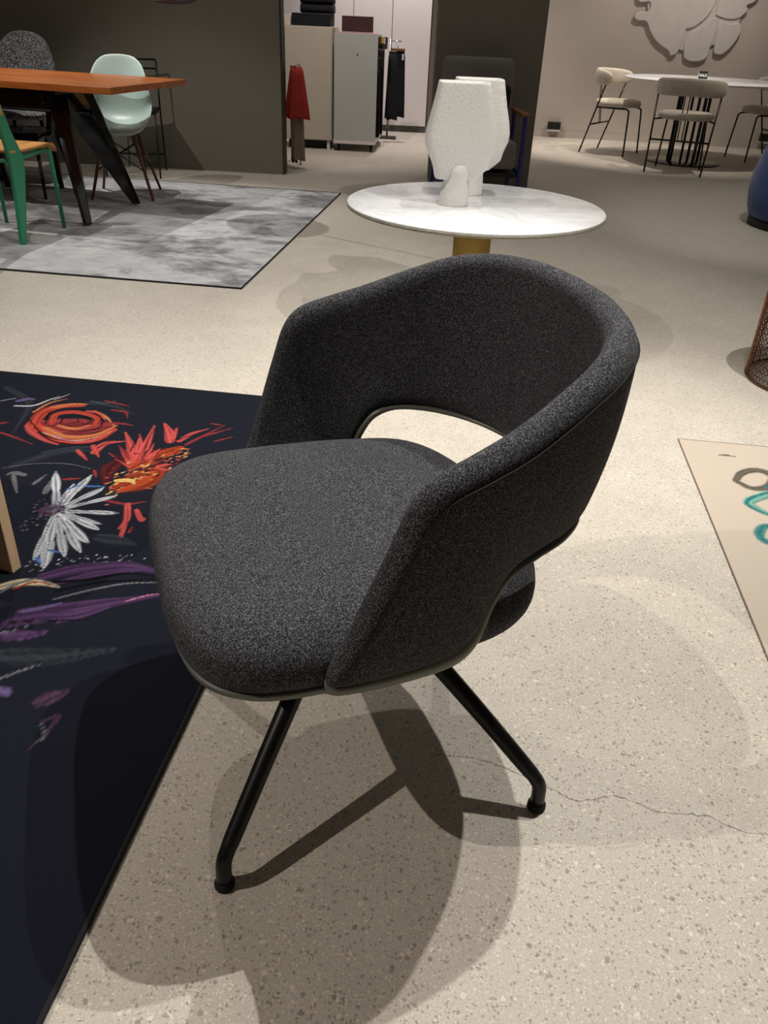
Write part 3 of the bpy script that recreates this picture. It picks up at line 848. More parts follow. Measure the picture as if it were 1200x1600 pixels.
plum,10,4,-0.249,-1.515 -0.227,-1.5 -0.232,-1.555 -0.242,-1.583
greyp,5,2,-0.253,-1.516 -0.227,-1.549 -0.242,-1.568"""
SAND_STROKES = """smoke,30,30,.12,-.263 .151,-.209 .205,-.181 .241,-.218 .205,-.284 .156,-.302 .122,-.268
smoke,12,8,.11,-.1 .13,-.097 .157,-.102
teal,26,24,.205,-.284 .25,-.27
tealk,34,30,.163,-.445 .125,-.393 .171,-.348 .223,-.319 .27,-.37
teal,12,10,.21,-.46 .155,-.445 .118,-.395 .165,-.34 .22,-.31
teal,30,20,.171,-.51 .133,-.518 .111,-.563 .123,-.598 .16,-.6"""
xs = np.concatenate([np.linspace(-2.4, -1.35, 12), np.arange(-1.33, .0005, .0032)]); xs[-1] = 0
ys = np.concatenate([np.linspace(-3.0, -2.1, 10), np.arange(-2.09, -1.25, .008), np.arange(-1.245, .0005, .0032)]); ys[-1] = 0
rug('flower_rug', 'black rug printed with red and white flowers, under the wooden leg at left', (-.175, 2.512), -6.8, xs, ys, .009, [MT['flower'], MT['rugedge']], srgb(*SW['navy'])[:3], FLOWER_STROKES, .00105)
rug('grey_rug', 'mottled silver-grey rug under the long wooden table', (-.726, 3.803), -6.6, np.linspace(-3.2, 0, 30), np.linspace(0, 2.56, 30), .008, [MT['greyrug'], MT['rugedge']])
rug('sand_rug', 'sand-coloured rug with teal ring drawings at right edge', (.938, 2.371), -6.2, np.arange(0, 1.6, .006), np.arange(-1.9, .0005, .006), .004, [MT['sand'], plain('taupe_binding', srgb(120, 104, 94), .8)], srgb(196, 184, 168)[:3], SAND_STROKES, .001)

# ------------------------------------------------------------------ the charcoal swivel armchair
hero = thing('swivel_armchair', 'large charcoal felt swivel armchair with open back, in the foreground', 'armchair', (-.052, 1.068, 0), math.radians(200.5))
half = [(.303, 0), (.300, .12), (.280, .215), (.232, .268), (.15, .288), (.0, .284), (-.1, .272), (-.16, .256), (-.208, .222), (-.244, .16), (-.263, .08), (-.268, 0)]
def outline(h, n=6):
    pts = crv([(a, b, 0) for a, b in h], n); return [(p[0], p[1]) for p in pts] + [(p[0], -p[1]) for p in pts[-2:0:-1]]
SO = outline(half)
def inset(poly, d):
    n = len(poly); out = []
    for i in range(n):
        a, b = Vector(poly[i - 1]), Vector(poly[(i + 1) % n]); t = (b - a).normalized(); nn = Vector((t.y, -t.x))
        out.append((poly[i][0] - nn.x * d, poly[i][1] - nn.y * d))
    return out
def sgn_inset(poly, d):
    q = inset(poly, d); return q if (abs(q[0][0]) < abs(poly[0][0])) == (d > 0) else inset(poly, -d)
rings = []
S45 = sgn_inset(SO, .045)
for d, z in ((-.70, .352), (-.90, .354), (.045, .357), (.024, .364), (.008, .38), (0, .402), (.002, .42), (.010, .437), (.024, .450), (.045, .459), (-.90, .4645), (-.74, .467), (-.5, .468), (-.25, .468)):
    q = [(x * -d, y * -d) for x, y in S45] if d < 0 else (sgn_inset(SO, d) if d else SO)
    rings.append([(x, y, z + .009 + (.006 if z > .45 else 0) * (1 - max(0, x) * 2.2)) for x, y in q])
obj('seat', loft(bmesh.new(), rings), MT['felt'], hero, True, subsurf=1)
# grey metal tray under the seat
TO = [(max(x, -.06), y) for x, y in sgn_inset(SO, .008)]
bm = loft(bmesh.new(), [[(x, y, z + dz * max(0, -x + .1)) for x, y in [(a * s, b * s) for a, b in TO]] for s, z, dz in ((1, .387, 0), (1.0, .379, -.02), (.97, .368, -.06), (.9, .359, -.06), (.7, .352, -.05))])
frame = obj('shell_frame', bm, MT['shell'], hero, True); tag(frame, 'grey metal shell under the seat and along the lower edge')
# backrest band
TT = [(-.338, 0, .812), (-.329, .09, .811), (-.302, .180, .803), (-.250, .238, .788), (-.18, .272, .760), (-.11, .295, .731), (-.05, .308, .712), (.000, .314, .694), (.028, .315, .664), (.050, .311, .605), (.076, .303, .530), (.099, .295, .465), (.120, .288, .418)]
BB = [(-.312, 0, .514), (-.305, .09, .514), (-.277, .162, .516), (-.226, .212, .521), (-.168, .242, .522), (-.126, .256, .509), (-.101, .265, .475), (-.085, .272, .434), (-.064, .277, .410), (-.030, .280, .399), (.03, .282, .394), (.08, .284, .394), (.122, .285, .398)]
TT, BB = crv(TT, 6), crv(BB, 6)
full = [(-1, i) for i in range(len(TT) - 1, 0, -1)] + [(1, i) for i in range(len(TT))]
fl = lambda p, s: Vector((p[0], p[1] * s, p[2]))
TL = [fl(TT[i], s) for s, i in full]; BL = [fl(BB[i], s) for s, i in full]; nF = len(full)
NV = 14; bandr, stripr, seam = [], [], []
for k in range(nF):
    a, b = BL[k], TL[k]; i = full[k][1] / (len(TT) - 1)
    mid = lambda q: (BL[q] + TL[q]) / 2
    tg = (mid(min(k + 1, nF - 1)) - mid(max(k - 1, 0))).normalized(); upv = (b - a); L = upv.length; upv.normalize()
    if L < .12: upv = (upv + Vector((0, 0, 1))).normalized()
    nr = tg.cross(upv).normalized()
    if nr.dot(Vector((mid(k).x, mid(k).y, 0))) < 0: nr = -nr
    th = .0245 - .0065 * i
    if k in (0, nF - 1): th *= .45
    if k in (1, nF - 2): th *= .8
    r0 = min(th * 1.1, L * .45); outer, inner = [], []
    for j in range(NV + 1):
        v = .5 - .5 * math.cos(PI * j / NV); s = v * L
        e = min(s, L - s); f = math.sqrt(max(0, 1 - (1 - min(1, e / r0)) ** 2)) if r0 > 0 else 0
        bulge = .010 * math.sin(PI * v) * min(1, L / .25)
        c = a + (b - a) * v
        outer.append(c + nr * (th * f + bulge)); inner.append(c - nr * (th * f * .95 - bulge * .6) + upv * (.024 * (1 - v) ** 5 * max(0, 1 - i / .5)))
    bandr.append(outer + inner[-2:0:-1])
    tlt = min(1, L / .25); seam.append(a + (b - a) * (1 - min(.35, .024 / L)) + nr * (th * .97 + .001 + .010 * math.sin(PI * min(.35, .02 / L))))
    hh = .006 + .011 * min(1, max(0, (i - .35) / .2)) * (1 - .55 * max(0, (i - .7) / .3)); down = -upv if i < .55 else (-upv * .5 + Vector((0, 0, -.5))).normalized()
    ww = th * .92
    stripr.append([a + nr * (ww * (.3 + .7 * min(1, i / .4)) * math.cos(2 * PI * q / 12) + .003 + .012 * max(0, 1 - i / .4)) + down * (hh * math.sin(2 * PI * q / 12) + .001) for q in range(12)])
back = obj('backrest', loft(bmesh.new(), bandr), MT['felt'], hero, True, subsurf=1)
obj('edge_strip', loft(bmesh.new(), stripr), MT['shell'], frame, True)
sm = T(seam[4:-4], .0015, 6); obj('seam', sm, MT['thread'], back, True)
# swivel hub and four splayed legs
hb = lathe(bmesh.new(), [(.075, .350), (.075, .338), (.05, .330), (.045, .300), (.03, .292)], 40)
obj('hub', hb, MT['blackmetal'], hero, True)
rb_ = lambda p: (p[0] * math.cos(math.radians(-1.5)) - p[1] * math.sin(math.radians(-1.5)), p[0] * math.sin(math.radians(-1.5)) + p[1] * math.cos(math.radians(-1.5)), p[2])
for sx, sy in ((1, 1), (-1, 1), (1, -1), (-1, -1)):
    z0 = .0092 if (sx, sy) == (1, -1) else 0
    P = [(.012 * sx, .012 * sy, .318), (.05 * sx, .05 * sy, .306), (.12 * sx, .12 * sy, .226), (.18 * sx, .18 * sy, .155), (.238 * sx, .238 * sy, .083), (.250 * sx, .250 * sy, .068), (.2585 * sx, .2585 * sy, .050), (.26 * sx, .26 * sy, .014 + z0)]
    lg = obj('leg', T(crv([rb_(p) for p in P], 4), [.0175 - .0055 * min(1, i / 20) for i in range(29)], 16), MT['blackmetal'], hero, True)
    gl = obj('glide', lathe(bmesh.new(), [(.0145, z0), (.0155, .003 + z0), (.0155, .008 + z0), (.0125, .011 + z0), (.0125, .016 + z0)], 24, rb_((.26 * sx, .26 * sy, 0))[:2]), MT['rubber'], lg, True)

# ------------------------------------------------------------------ marble table and two vases
mt = thing('marble_table', 'round white marble table on a brass column, behind the armchair', 'table', (.315, 3.47, 0))
tp = lathe(bmesh.new(), [(.50, .4715), (.515, .478), (.5235, .4845), (.5235, .4885), (.520, .4905)], 128)
obj('tabletop', tp, MT['marble'], mt, True)
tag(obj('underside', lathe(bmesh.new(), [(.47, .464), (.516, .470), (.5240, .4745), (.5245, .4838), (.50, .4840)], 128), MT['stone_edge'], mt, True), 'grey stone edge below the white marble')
obj('column', lathe(bmesh.new(), [(.078, .02), (.078, .464)], 64), MT['brass'], mt, True)
obj('foot_plate', lathe(bmesh.new(), [(.24, 0), (.24, .014), (.235, .02), (.09, .022)], 64), MT['brass'], mt, True)
def make_vase(name, label, loc, rz):
    t = thing(name, label, 'vase', loc, rz, 'white ceramic vases on the marble table')
    # flattened body: profile across (half width left, right), depth
    pr_ = [(-.100, .112, .078, .140), (-.118, .121, .080, .175), (-.135, .137, .083, .215), (-.137, .139, .084, .245), (-.128, .131, .083, .29), (-.115, .116, .080, .345), (-.103, .104, .076, .40), (-.096, .097, .073, .436), (-.094, .095, .072, .440)]
    rings = []
    def sq(x0, x1, d, z, n=64, e=7.0):
        c, a = (x0 + x1) / 2, (x1 - x0) / 2; r = []
        for i in range(n):
            u = 2 * PI * i / n; co, si = math.cos(u), math.sin(u)
            r.append((c + a * math.copysign(abs(co) ** (2 / e), co), d * math.copysign(abs(si) ** (2 / e), si), z))
        return r
    body = [sq(-.088, .060, .06, .098), sq(-.092, .068, .066, .101)] + [sq(*p) for p in pr_]
    body += [sq(-.086, .087, .064, .439), sq(-.085, .086, .063, .40), sq(-.075, .076, .055, .395)]
    o = obj('body', loft(bmesh.new(), body), MT['ceramic'], t, True)
    f = loft(bmesh.new(), [[(cx + a * math.cos(2 * PI * i / 40), cy + b * math.sin(2 * PI * i / 40), z) for i in range(40)] for cx, cy, a, b, z in
        ((-.012, -.035, .060, .052, 0), (-.012, -.035, .0605, .0525, .006), (-.009, -.035, .056, .049, .05), (-.006, -.034, .050, .046, .095), (-.001, -.042, .045, .046, .125), (.003, -.048, .037, .036, .150), (.006, -.05, .018, .018, .165))])
    obj('foot', f, MT['ceramic'], t, True); return t
make_vase('vase', 'textured white ceramic vase, the front one of the pair on the marble table', (.232, 3.475, .4905), math.radians(2))
make_vase('vase', 'textured white ceramic vase, the rear one half hidden behind the other', (.310, 3.735, .4905), math.radians(2))

# ------------------------------------------------------------------ long wooden table group at the left
def blade(bm, p0, p1, w0, w1, t, side):
    """tapered folded-metal leg from p0 (top) to p1 (foot); side = wide direction"""
    p0, p1, side = Vector(p0), Vector(p1), Vector(side).normalized(); ax = (p1 - p0).normalized(); nn = ax.cross(side).normalized(); rings = []
    for q in range(7):
        u = q / 6; w_ = w0 + (w1 - w0) * u; c = p0 + (p1 - p0) * u; tt = t * (1 - .3 * u)
        rings.append([c + side * (w_ / 2 * a) + nn * (tt / 2 * b) for a, b in ((-1, -.35), (-.6, -1), (.6, -1), (1, -.35), (1, .35), (.6, 1), (-.6, 1), (-1, .35))])
    return loft(bm, rings)
dt = thing('dining_table', 'long reddish wood dining table on slanted black metal legs', 'table', (-1.55, 5.25, 0), math.radians(-13))
R2 = lambda v, a: (v[0] * math.cos(a) - v[1] * math.sin(a), v[0] * math.sin(a) + v[1] * math.cos(a))
obj('tabletop', B((-1.02, .17, .722), (2.05, .93, .036)), MT['tablewood'], dt, bevel=.003)
for ex, nm in ((-.20, 0), (-1.85, 1)):
    obj('leg', blade(bmesh.new(), (ex - .37, .04, .70), (ex + .012, -.40, .022), .12, .05, .05, (.7, 1, 0)), MT['gloss'], dt)
    obj('leg', blade(bmesh.new(), (ex - .33, .12, .70), (ex - .04, .26, .022), .27, .055, .05, (1, .3, 0)), MT['gloss'], dt)
bm = T([(-.40, .13, .56), (-1.85, .13, .56)], .016, 12); box(bm, (-.48, .13, .688), (.10, .60, .03)); box(bm, (-1.85, .13, .688), (.10, .60, .03))
obj('crossbar', bm, MT['gloss'], dt)

def standard_chair(name, label, loc, rz, metal, seatm):
    t = thing(name, label, 'chair', loc, rz)
    for s in (-1, 1):
        bm = bmesh.new(); y = .185 * s
        # wide rear blade: foot, knee at seat height, upright to the back
        prof = [(-.235, -.205, 0.0), (-.215, -.150, .20), (-.205, -.105, .36), (-.205, -.10, .43), (-.23, -.165, .55), (-.285, -.255, .80)]
        loft(bm, [[(a, y - .011, z), (b, y - .018, z), (b, y + .018, z), (a, y + .011, z)] for a, b, z in prof])
        obj('leg', bm, metal, t, bevel=.004)
        obj('leg', T([(.17, .175 * s, .425), (.185, .178 * s, .41), (.205, .185 * s, 0)], [.014, .014, .010], 12), metal, t, True)
    bm = T([(-.19, -.185, .415), (.17, -.175, .425)], .011); tube(bm, [(-.19, .185, .415), (.17, .175, .425)], .011); tube(bm, [(.17, -.175, .42), (.17, .175, .42)], .011); tube(bm, [(-.18, -.185, .41), (-.18, .185, .41)], .011)
    obj('frame', bm, metal, t, True)
    rows = [(-.20, .452), (-.10, .446), (.05, .447), (.15, .452), (.20, .446), (.222, .425), (.226, .41)]
    bm = bmesh.new(); loft(bm, [[(x, -.20, z), (x, .20, z), (x, .20, z + .011), (x, -.20, z + .011)] for x, z in rows]); obj('seat', bm, seatm, t, bevel=.004)
    bm = bmesh.new(); loft(bm, [[(-.225 - .3 * (z - .62) - .025 + c, y, z + .0) for y, c, z in ring] for ring in
        [[(yy, .03 * (yy / .2) ** 2 + d, z) for (yy, d) in ((-w_, 0), (-.1, 0), (0, 0), (.1, 0), (w_, 0), (w_, .011), (.1, .011), (0, .011), (-.1, .011), (-w_, .011))] for z, w_ in ((.60, .18), (.63, .205), (.76, .20), (.80, .17))]]); obj('backrest', bm, seatm, t, True)
    return t
standard_chair('metal_chair', 'green metal chair with orange plywood seat, at the near side of the wooden table', (-2.155, 4.665, .008), math.radians(80), MT['green'], MT['ply'])
standard_chair('metal_chair', 'low glossy black metal chair under the far side of the wooden table', (-2.55, 5.80, .008), math.radians(-84), MT['gloss'], MT['gloss']).scale = (1, 1, .86)

def shell_surface(rows, nu=13):
    """rows: (x, z, half width, curl up, curl forward)"""
    bm = bmesh.new(); g = []
    for x, z, hw, cu, cf in rows:
        g.append([bm.verts.new((x + cf * abs(u) ** 2.4, hw * u * (1 - .04 * abs(u) ** 3), z + cu * abs(u) ** 2.4)) for u in [2 * i / (nu - 1) - 1 for i in range(nu)]])
    for a, b in zip(g, g[1:]):
        for i in range(nu - 1): bm.faces.new((a[i], a[i + 1], b[i + 1], b[i]))
    return bm
def solid(o, th):
    m = o.modifiers.new('thickness', 'SOLIDIFY'); m.thickness = th; m.offset = 0
    s = o.modifiers.new('subdivision', 'SUBSURF'); s.levels = s.render_levels = 2
ROWS = [(.235, .405, .12, .0, 0), (.225, .425, .19, .01, 0), (.16, .438, .212, .03, 0), (.04, .428, .218, .06, 0), (-.09, .432, .22, .09, .01), (-.165, .475, .22, .09, .04), (-.20, .56, .215, .04, .09), (-.225, .66, .205, .01, .11), (-.25, .76, .18, -.01, .06), (-.262, .82, .155, -.02, .03), (-.268, .845, .11, -.015, .01)]
mc = thing('shell_chair', 'pale mint plastic shell chair with dark wooden dowel legs', 'chair', (-1.885, 5.9, .008), math.radians(-82))
o = obj('shell', shell_surface(ROWS), MT['mint'], mc, True); solid(o, .008)
for sx, sy in ((1, 1), (1, -1), (-1, 1), (-1, -1)):
    obj('leg', T([(.085 * sx, .095 * sy, .40), (.21 * sx - .01, .20 * sy, 0)], [.013, .009], 12), MT['walnut'], mc, True)
bm = bmesh.new()
for s in (-1, 1):
    tube(bm, [(.09, .11 * s, .37), (-.16, -.0 + .165 * s, .17)], .004, 6); tube(bm, [(-.09, .11 * s, .37), (.15, .165 * s, .17)], .004, 6)
    tube(bm, [(.1 * s, .12, .35), (.15 * s, -.165, .17)], .004, 6); tube(bm, [(.1 * s, -.12, .35), (.15 * s, .165, .17)], .004, 6)
    tube(bm, [(.09 * s, -.11, .40), (.09 * s, .11, .40)], .007, 8); tube(bm, [(.1, .10 * s, .395), (-.1, .10 * s, .395)], .007, 8)
obj('strut', bm, MT['blackmetal'], mc, True)

bc = thing('upholstered_chair', 'speckled black and white boucle chair with rounded back, behind the table', 'chair', (-2.70, 6.38, .008), math.radians(-84))
RB = [(.24, .42, .17, 0, 0), (.22, .45, .22, .0, 0), (.05, .455, .235, .03, 0), (-.10, .46, .235, .06, .01), (-.17, .52, .235, .04, .05), (-.20, .65, .228, .01, .08), (-.225, .80, .20, -.01, .06), (-.235, .90, .165, -.02, .03), (-.238, .945, .10, -.02, .01)]
o = obj('shell', shell_surface(RB), MT['boucle'], bc, True); solid(o, .055)
for sx, sy in ((1, 1), (1, -1), (-1, 1), (-1, -1)):
    obj('leg', T([(.10 * sx, .12 * sy, .42), (.20 * sx, .20 * sy, 0)], [.014, .010], 12), MT['blackmetal'], bc, True)
# thin black wire-framed chair behind the mint chair
wc = thing('wire_frame_chair', 'thin black wire-framed chair behind the pale mint shell chair', 'chair', (-2.07, 6.80, 0), math.radians(-82))
bm = bmesh.new()
for s in (-1, 1):
    tube(bm, [(-.16, .20 * s, .79), (-.15, .20 * s, .45), (-.20, .20 * s, 0)], .007, 8); tube(bm, [(.20, .20 * s, 0), (.18, .20 * s, .45), (-.15, .20 * s, .45)], .007, 8)
tube(bm, [(-.16, -.20, .79), (-.16, .20, .79)], .007, 8); tube(bm, [(-.16, -.20, .73), (-.16, .20, .73)], .007, 8); tube(bm, [(.18, -.20, .45), (.18, .20, .45)], .007, 8); tube(bm, [(-.19, -.2, .12), (-.19, .2, .12)], .007, 8)
obj('frame', bm, MT['blackmetal'], wc, True)
obj('seat', B((.015, 0, .46), (.34, .39, .016)), MT['darkfab'], wc, bevel=.005)
# chair at the left edge: only one black leg shows
lc = thing('black_chair', 'chair with thin black leg and round glide, cut off at the left edge', 'chair', (-2.04, 3.585, 0), math.radians(-5.5))
for sx, sy in ((1, 1), (1, -1), (-1, 1), (-1, -1)):
    lg = obj('leg', T([(.13 * sx, .13 * sy, .43), (.16 * sx, .16 * sy, .02)], [.013, .009], 12), MT['blackmetal'], lc, True)
    obj('glide', lathe(bmesh.new(), [(.014, 0), (.016, .003), (.016, .008), (.007, .012), (.007, .022)], 20, (.16 * sx, .16 * sy)), MT['rubber'], lg, True)
obj('seat', B((0, 0, .445), (.40, .40, .035)), MT['darkfab'], lc, bevel=.012)
# pendant above the table
pl = thing('pendant_lamp', 'dark purple glossy dome pendant above the wooden table, cut off at the top', 'lamp', (-1.385, 5.6, 1.145))
obj('lamp_shade', lathe(bmesh.new(), [(.03, .001), (.09, .006), (.135, .02), (.165, .05), (.172, .09), (.155, .15), (.10, .21), (.03, .24)], 64), MT['purple'], pl, True)
obj('cord', T([(0, 0, .235), (0, 0, 2.06)], .004, 8), MT['edge'], pl, True)

# ------------------------------------------------------------------ wooden stool leg at the left edge
ws = thing('wooden_stool', 'pale wooden stool whose square leg stands on the flower rug at left edge', 'stool', (-1.122, 1.60, .0095), math.radians(-19))
E1 = (.0, 0)
for lx, ly in ((.272, -.012), (.272, -.33), (-.22, -.012), (-.22, -.33)):
    obj('leg', B((lx, ly, .20), (.075, .028, .40)), MT['beech'], ws, bevel=.002)
obj('seat', B((.025, -.171, .415), (.57, .35, .03)), MT['beech'], ws, bevel=.004)

# ------------------------------------------------------------------ corridor: cabinets, textiles, wardrobe
yawc = math.radians(-3)
bcab = thing('cabinet', 'tall beige cabinet beside the red cloth, left of the wheeled one', 'cabinet', (-.905, 8.66, 0), yawc)
obj('body', B((0, .26, .56), (.45, .50, .96)), MT['beige'], bcab, bevel=.003)
obj('door', B((0, -.001, .56), (.436, .018, .945)), MT['beige'], bcab, bevel=.002)
obj('plinth', B((-.02, .28, .04), (.38, .42, .08)), MT['edge'], bcab)
obj('leg', B((.19, .03, .04), (.03, .03, .08)), MT['white'], bcab)
tr = thing('wheeled_cabinet', 'grey-white cabinet on black casters with open shelf side', 'cabinet', (-.455, 8.57, 0), yawc)
obj('front_panel', B((0, .012, .535), (.405, .022, .93)), MT['greywhite'], tr, bevel=.002)
obj('back_panel', B((.0, .84, .50), (.41, .02, .90)), MT['midgrey'], tr)
obj('top_panel', B((0, .22, .985), (.40, .42, .02)), MT['greywhite'], tr)
obj('shelf', B((0, .63, .86), (.40, .40, .02)), MT['midgrey'], tr)
obj('divider', B((-.19, .42, .5), (.02, .82, .86)), MT['midgrey'], tr)
obj('base_panel', B((0, .42, .085), (.405, .84, .03)), MT['white'], tr)
obj('lock', T([(.015, -.002, .83), (.015, .006, .83)], .008, 12), MT['edge'], tr)
for x in (-.16, .16):
    for y in (.06, .78):
        cs = T([(x - .012, y, .026), (x + .012, y, .026)], .026, 20); box(cs, (x, y, .056), (.03, .03, .03)); obj('caster', cs, MT['rubber'], tr)
obj('hanging_rail', T([(.20, .46, .80), (-.17, .46, .80)], .008, 10), MT['steel'], tr)
def cloth(name, label, cat, loc, rz, w_, d, h, mat, folds=5, flare=1.25, group=None, amp=.012):
    """a hanging folded cloth, rounded over at the top"""
    n = 40; rings = []
    for q in range(13):
        u = q / 12; z = h * (1 - u); ww = w_ * (1 + (flare - 1) * u) * (1 if q > 0 else .85); dd = d * (1 if q > 1 else (.35 + .4 * q))
        r = []
        for i in range(n):
            a = 2 * PI * i / n; x = math.copysign(abs(math.cos(a)) ** .5, math.cos(a)) * ww / 2; y = math.copysign(abs(math.sin(a)) ** .5, math.sin(a)) * dd / 2
            y += amp * u * math.sin(folds * PI * x / ww * 2 + 1.1) ; r.append((x, y, z + (.012 * math.sin(9 * x / ww) * u * u)))
        rings.append(r)
    return tag(obj(name, loft(bmesh.new(), rings), mat, None, True, loc=loc, rot=rz), label, cat, group)
cloth('hanging_cloth', 'brick-red cloth hanging at the edge of the dark partition wall', 'cloth', (-.86, 7.32, .40), .1, .10, .06, .37, MT['redfab'], flare=2.15)
cloth('hanging_cloth', 'long taupe cloth hanging below the red cloth', 'cloth', (-.865, 7.385, .075), .1, .10, .05, .36, MT['taupefab'], flare=1.2)
cloth('hanging_cloth', 'black cloth behind the red and taupe cloths by the partition', 'cloth', (-.905, 7.45, .05), .1, .05, .05, .72, MT['darkfab'], flare=1.1)
hr = thing('hanging_rail', 'steel rail fixed behind the dark partition wall, holding the red cloth', 'rail', (-.87, 7.30, 0))
obj('rail', T([(-.0, 0, .775), (-.0, .3, .775)], .006, 8), MT['steel'], hr, True); obj('post', T([(-.0, .3, 0), (0, .3, .775)], .008, 8), MT['steel'], hr, True)
for i, (lx, ly, m_, lab) in enumerate(((.13, .16, 'browncloth', 'dark striped cloth swatch on a hanger, nearest in the open side of the wheeled cabinet'), (.15, .30, 'darkfab', 'black cloth swatch second in the open side of the wheeled cabinet'), (.14, .46, 'browncloth', 'dark striped cloth swatch third in the open side of the wheeled cabinet'), (.16, .60, 'darkfab', 'black cloth swatch farthest in the open side of the wheeled cabinet'))):
    x, y = -.455 + lx * math.cos(yawc) - ly * math.sin(yawc), 8.57 + lx * math.sin(yawc) + ly * math.cos(yawc)
    cloth('cloth_swatch', lab, 'cloth', (x, y, .115), yawc + .2, .11, .05, .62 if i % 2 == 0 else .60, MT[m_], 3, 1.1, 'cloth swatches in the wheeled cabinet')
hc = thing('trouser_swatches', 'pair of long black cloth swatches clipped up, right of the wheeled cabinet', 'cloth', (-.075, 9.42, 0), 0)
for k, (x, h, z) in enumerate(((-.045, .62, .225), (.03, .60, .25))):
    c = cloth('swatch', None, None, (x, .02 * k, z), 0, .09, .05, h, MT['darkfab'], 3, 1.5); c.parent = hc
obj('clip_bar', B((0, 0, .862), (.15, .03, .025)), MT['tan'], hc, bevel=.003)
hp = T([(0, .02, .875), (0, .02, .90), (-.02, .2, .93), (-.08, .35, .93)], .004, 8); obj('hanger', hp, MT['steel'], hc, True)
obj('tag', B((.055, -.035, .80), (.018, .004, .055)), MT['signwhite'], hc)
rk = thing('cloth_rack', 'thin steel rack standing behind the black cloth swatches', 'rack', (-.16, 9.78, 0))
obj('post', T([(0, 0, .01), (0, 0, .95)], .01, 10), MT['steel'], rk, True); obj('base', B((0, 0, .006), (.2, .2, .012)), MT['edge'], rk); obj('arm', T([(0, 0, .93), (.12, -.02, .93)], .006, 8), MT['steel'], rk, True)
# things on the cabinets
def folded(name, label, loc, rz, s, mat, n=3):
    t = thing(name, label, 'folded textiles', loc, rz); hh = s[2] / n
    for i in range(n):
        rings = []
        for x in [(-.5 + q / 10) for q in range(11)]:
            k = .88 + .12 * math.sin(PI * (x + .5)) ; r = []
            for a in range(16):
                u = 2 * PI * a / 16; r.append((x * s[0], math.copysign(abs(math.cos(u)) ** .6, math.cos(u)) * s[1] / 2 * k, (i + .5) * hh + math.copysign(abs(math.sin(u)) ** .6, math.sin(u)) * hh / 2))
            rings.append(r)
        obj('layer', loft(bmesh.new(), rings), mat, t, True)
    return t
tag(obj('storage_box', B((0, 0, .05), (.36, .30, .10)), MT['darkfab'], None, bevel=.004, loc=(-.875, 8.86, 1.0412), rot=yawc), 'flat black box on the beige cabinet, under the folded textiles', 'box')
folded('folded_textiles', 'stack of folded black textiles on top of the beige cabinet', (-.83, 8.85, 1.142), yawc, (.30, .26, .15), MT['darkfab'], 2)
bm = B((0, 0, .04), (.07, .24, .08)); tag(obj('carton', bm, MT['cream'], None, bevel=.003, loc=(-1.105, 8.86, 1.0412), rot=yawc), 'small pale carton beside the black box, at the partition', 'box')
sb = thing('sample_book', 'maroon sample case lying on the wheeled cabinet', 'case', (-.455, 8.80, 1.0045), yawc + .1)
obj('cover', B((0, 0, .068), (.29, .26, .125)), MT['maroon'], sb, bevel=.004); obj('clasp', B((.11, -.132, .10), (.012, .006, .012)), MT['steel'], sb)
tag(obj('folder', B((0, 0, .004), (.36, .36, .008)), MT['pink'], None, loc=(-.455, 8.78, .9960), rot=yawc), 'thin pink folder under the maroon sample case', 'folder')
sw = thing('swatch_box', 'small dark box of swatches with a yellow one, behind the maroon case', 'box', (-.23, 9.16, .871), yawc)
obj('box', B((0, 0, .05), (.10, .16, .10)), MT['browncloth'], sw); obj('swatch', B((0.01, -.082, .075), (.02, .006, .05)), MT['yellow'], sw); obj('swatch', B((.03, -.082, .07), (.015, .006, .05)), MT['cream'], sw)
# wardrobe wall
wd = thing('wardrobe', 'tall white wardrobe with flush doors at the end of the corridor', 'wardrobe', (-.8, 10.42, 0), math.radians(-2))
obj('plinth', B((-.42, .28, .035), (2.97, .50, .07)), MT['midgrey'], wd)
obj('carcass', B((-.42, .30, 1.35), (3.0, .52, 2.56)), MT['edge'], wd)
for i in range(7):
    obj('door', B((.86 - .43 * i, .012, 1.35), (.424, .024, 2.56)), MT['white'], wd, bevel=.002)

# ------------------------------------------------------------------ lounge chair behind the vases
ac = thing('lounge_chair', 'grey lounge chair with cobalt blue side frame in front of the dark pillar', 'armchair', (.55, 6.42, 0), math.radians(-87))
obj('seat', B((.04, 0, .335), (.48, .50, .18)), MT['greyfab'], ac, bevel=.03)
bm = B((0, 0, 0), (.10, .52, .56)); o = obj('backrest', bm, MT['greyfab'], ac, bevel=.045); o.location = (-.22, 0, .64); o.rotation_euler = (0, math.radians(-8), 0)
for s in (-1, 1):
    bm = bmesh.new(); y = .29 * s
    box(bm, (.24, y, .29), (.035, .022, .58)); box(bm, (-.22, y, .29), (.035, .022, .58)); box(bm, (.01, y, .21), (.44, .022, .04)); obj('side_frame', bm, MT['bluemetal'], ac, bevel=.004)
    obj('armrest', B((.01, y, .593), (.50, .06, .022)), MT['tan'], ac, bevel=.006)
obj('crossbar', B((.01, 0, .20), (.42, .56, .03)), MT['edge'], ac)
cu = lathe(bmesh.new(), [(.02, 0), (.10, .01), (.15, .05), (.15, .07), (.10, .11), (.02, .12)], 4)
tag(obj('cushion', B((0, 0, 0), (.12, .32, .34)), MT['darkfab'], None, bevel=.05, loc=(.60, 6.465, .605), rot=(math.radians(-6), 0, math.radians(-84)), subsurf=1), 'black cushion leaning in the grey lounge chair', 'cushion')

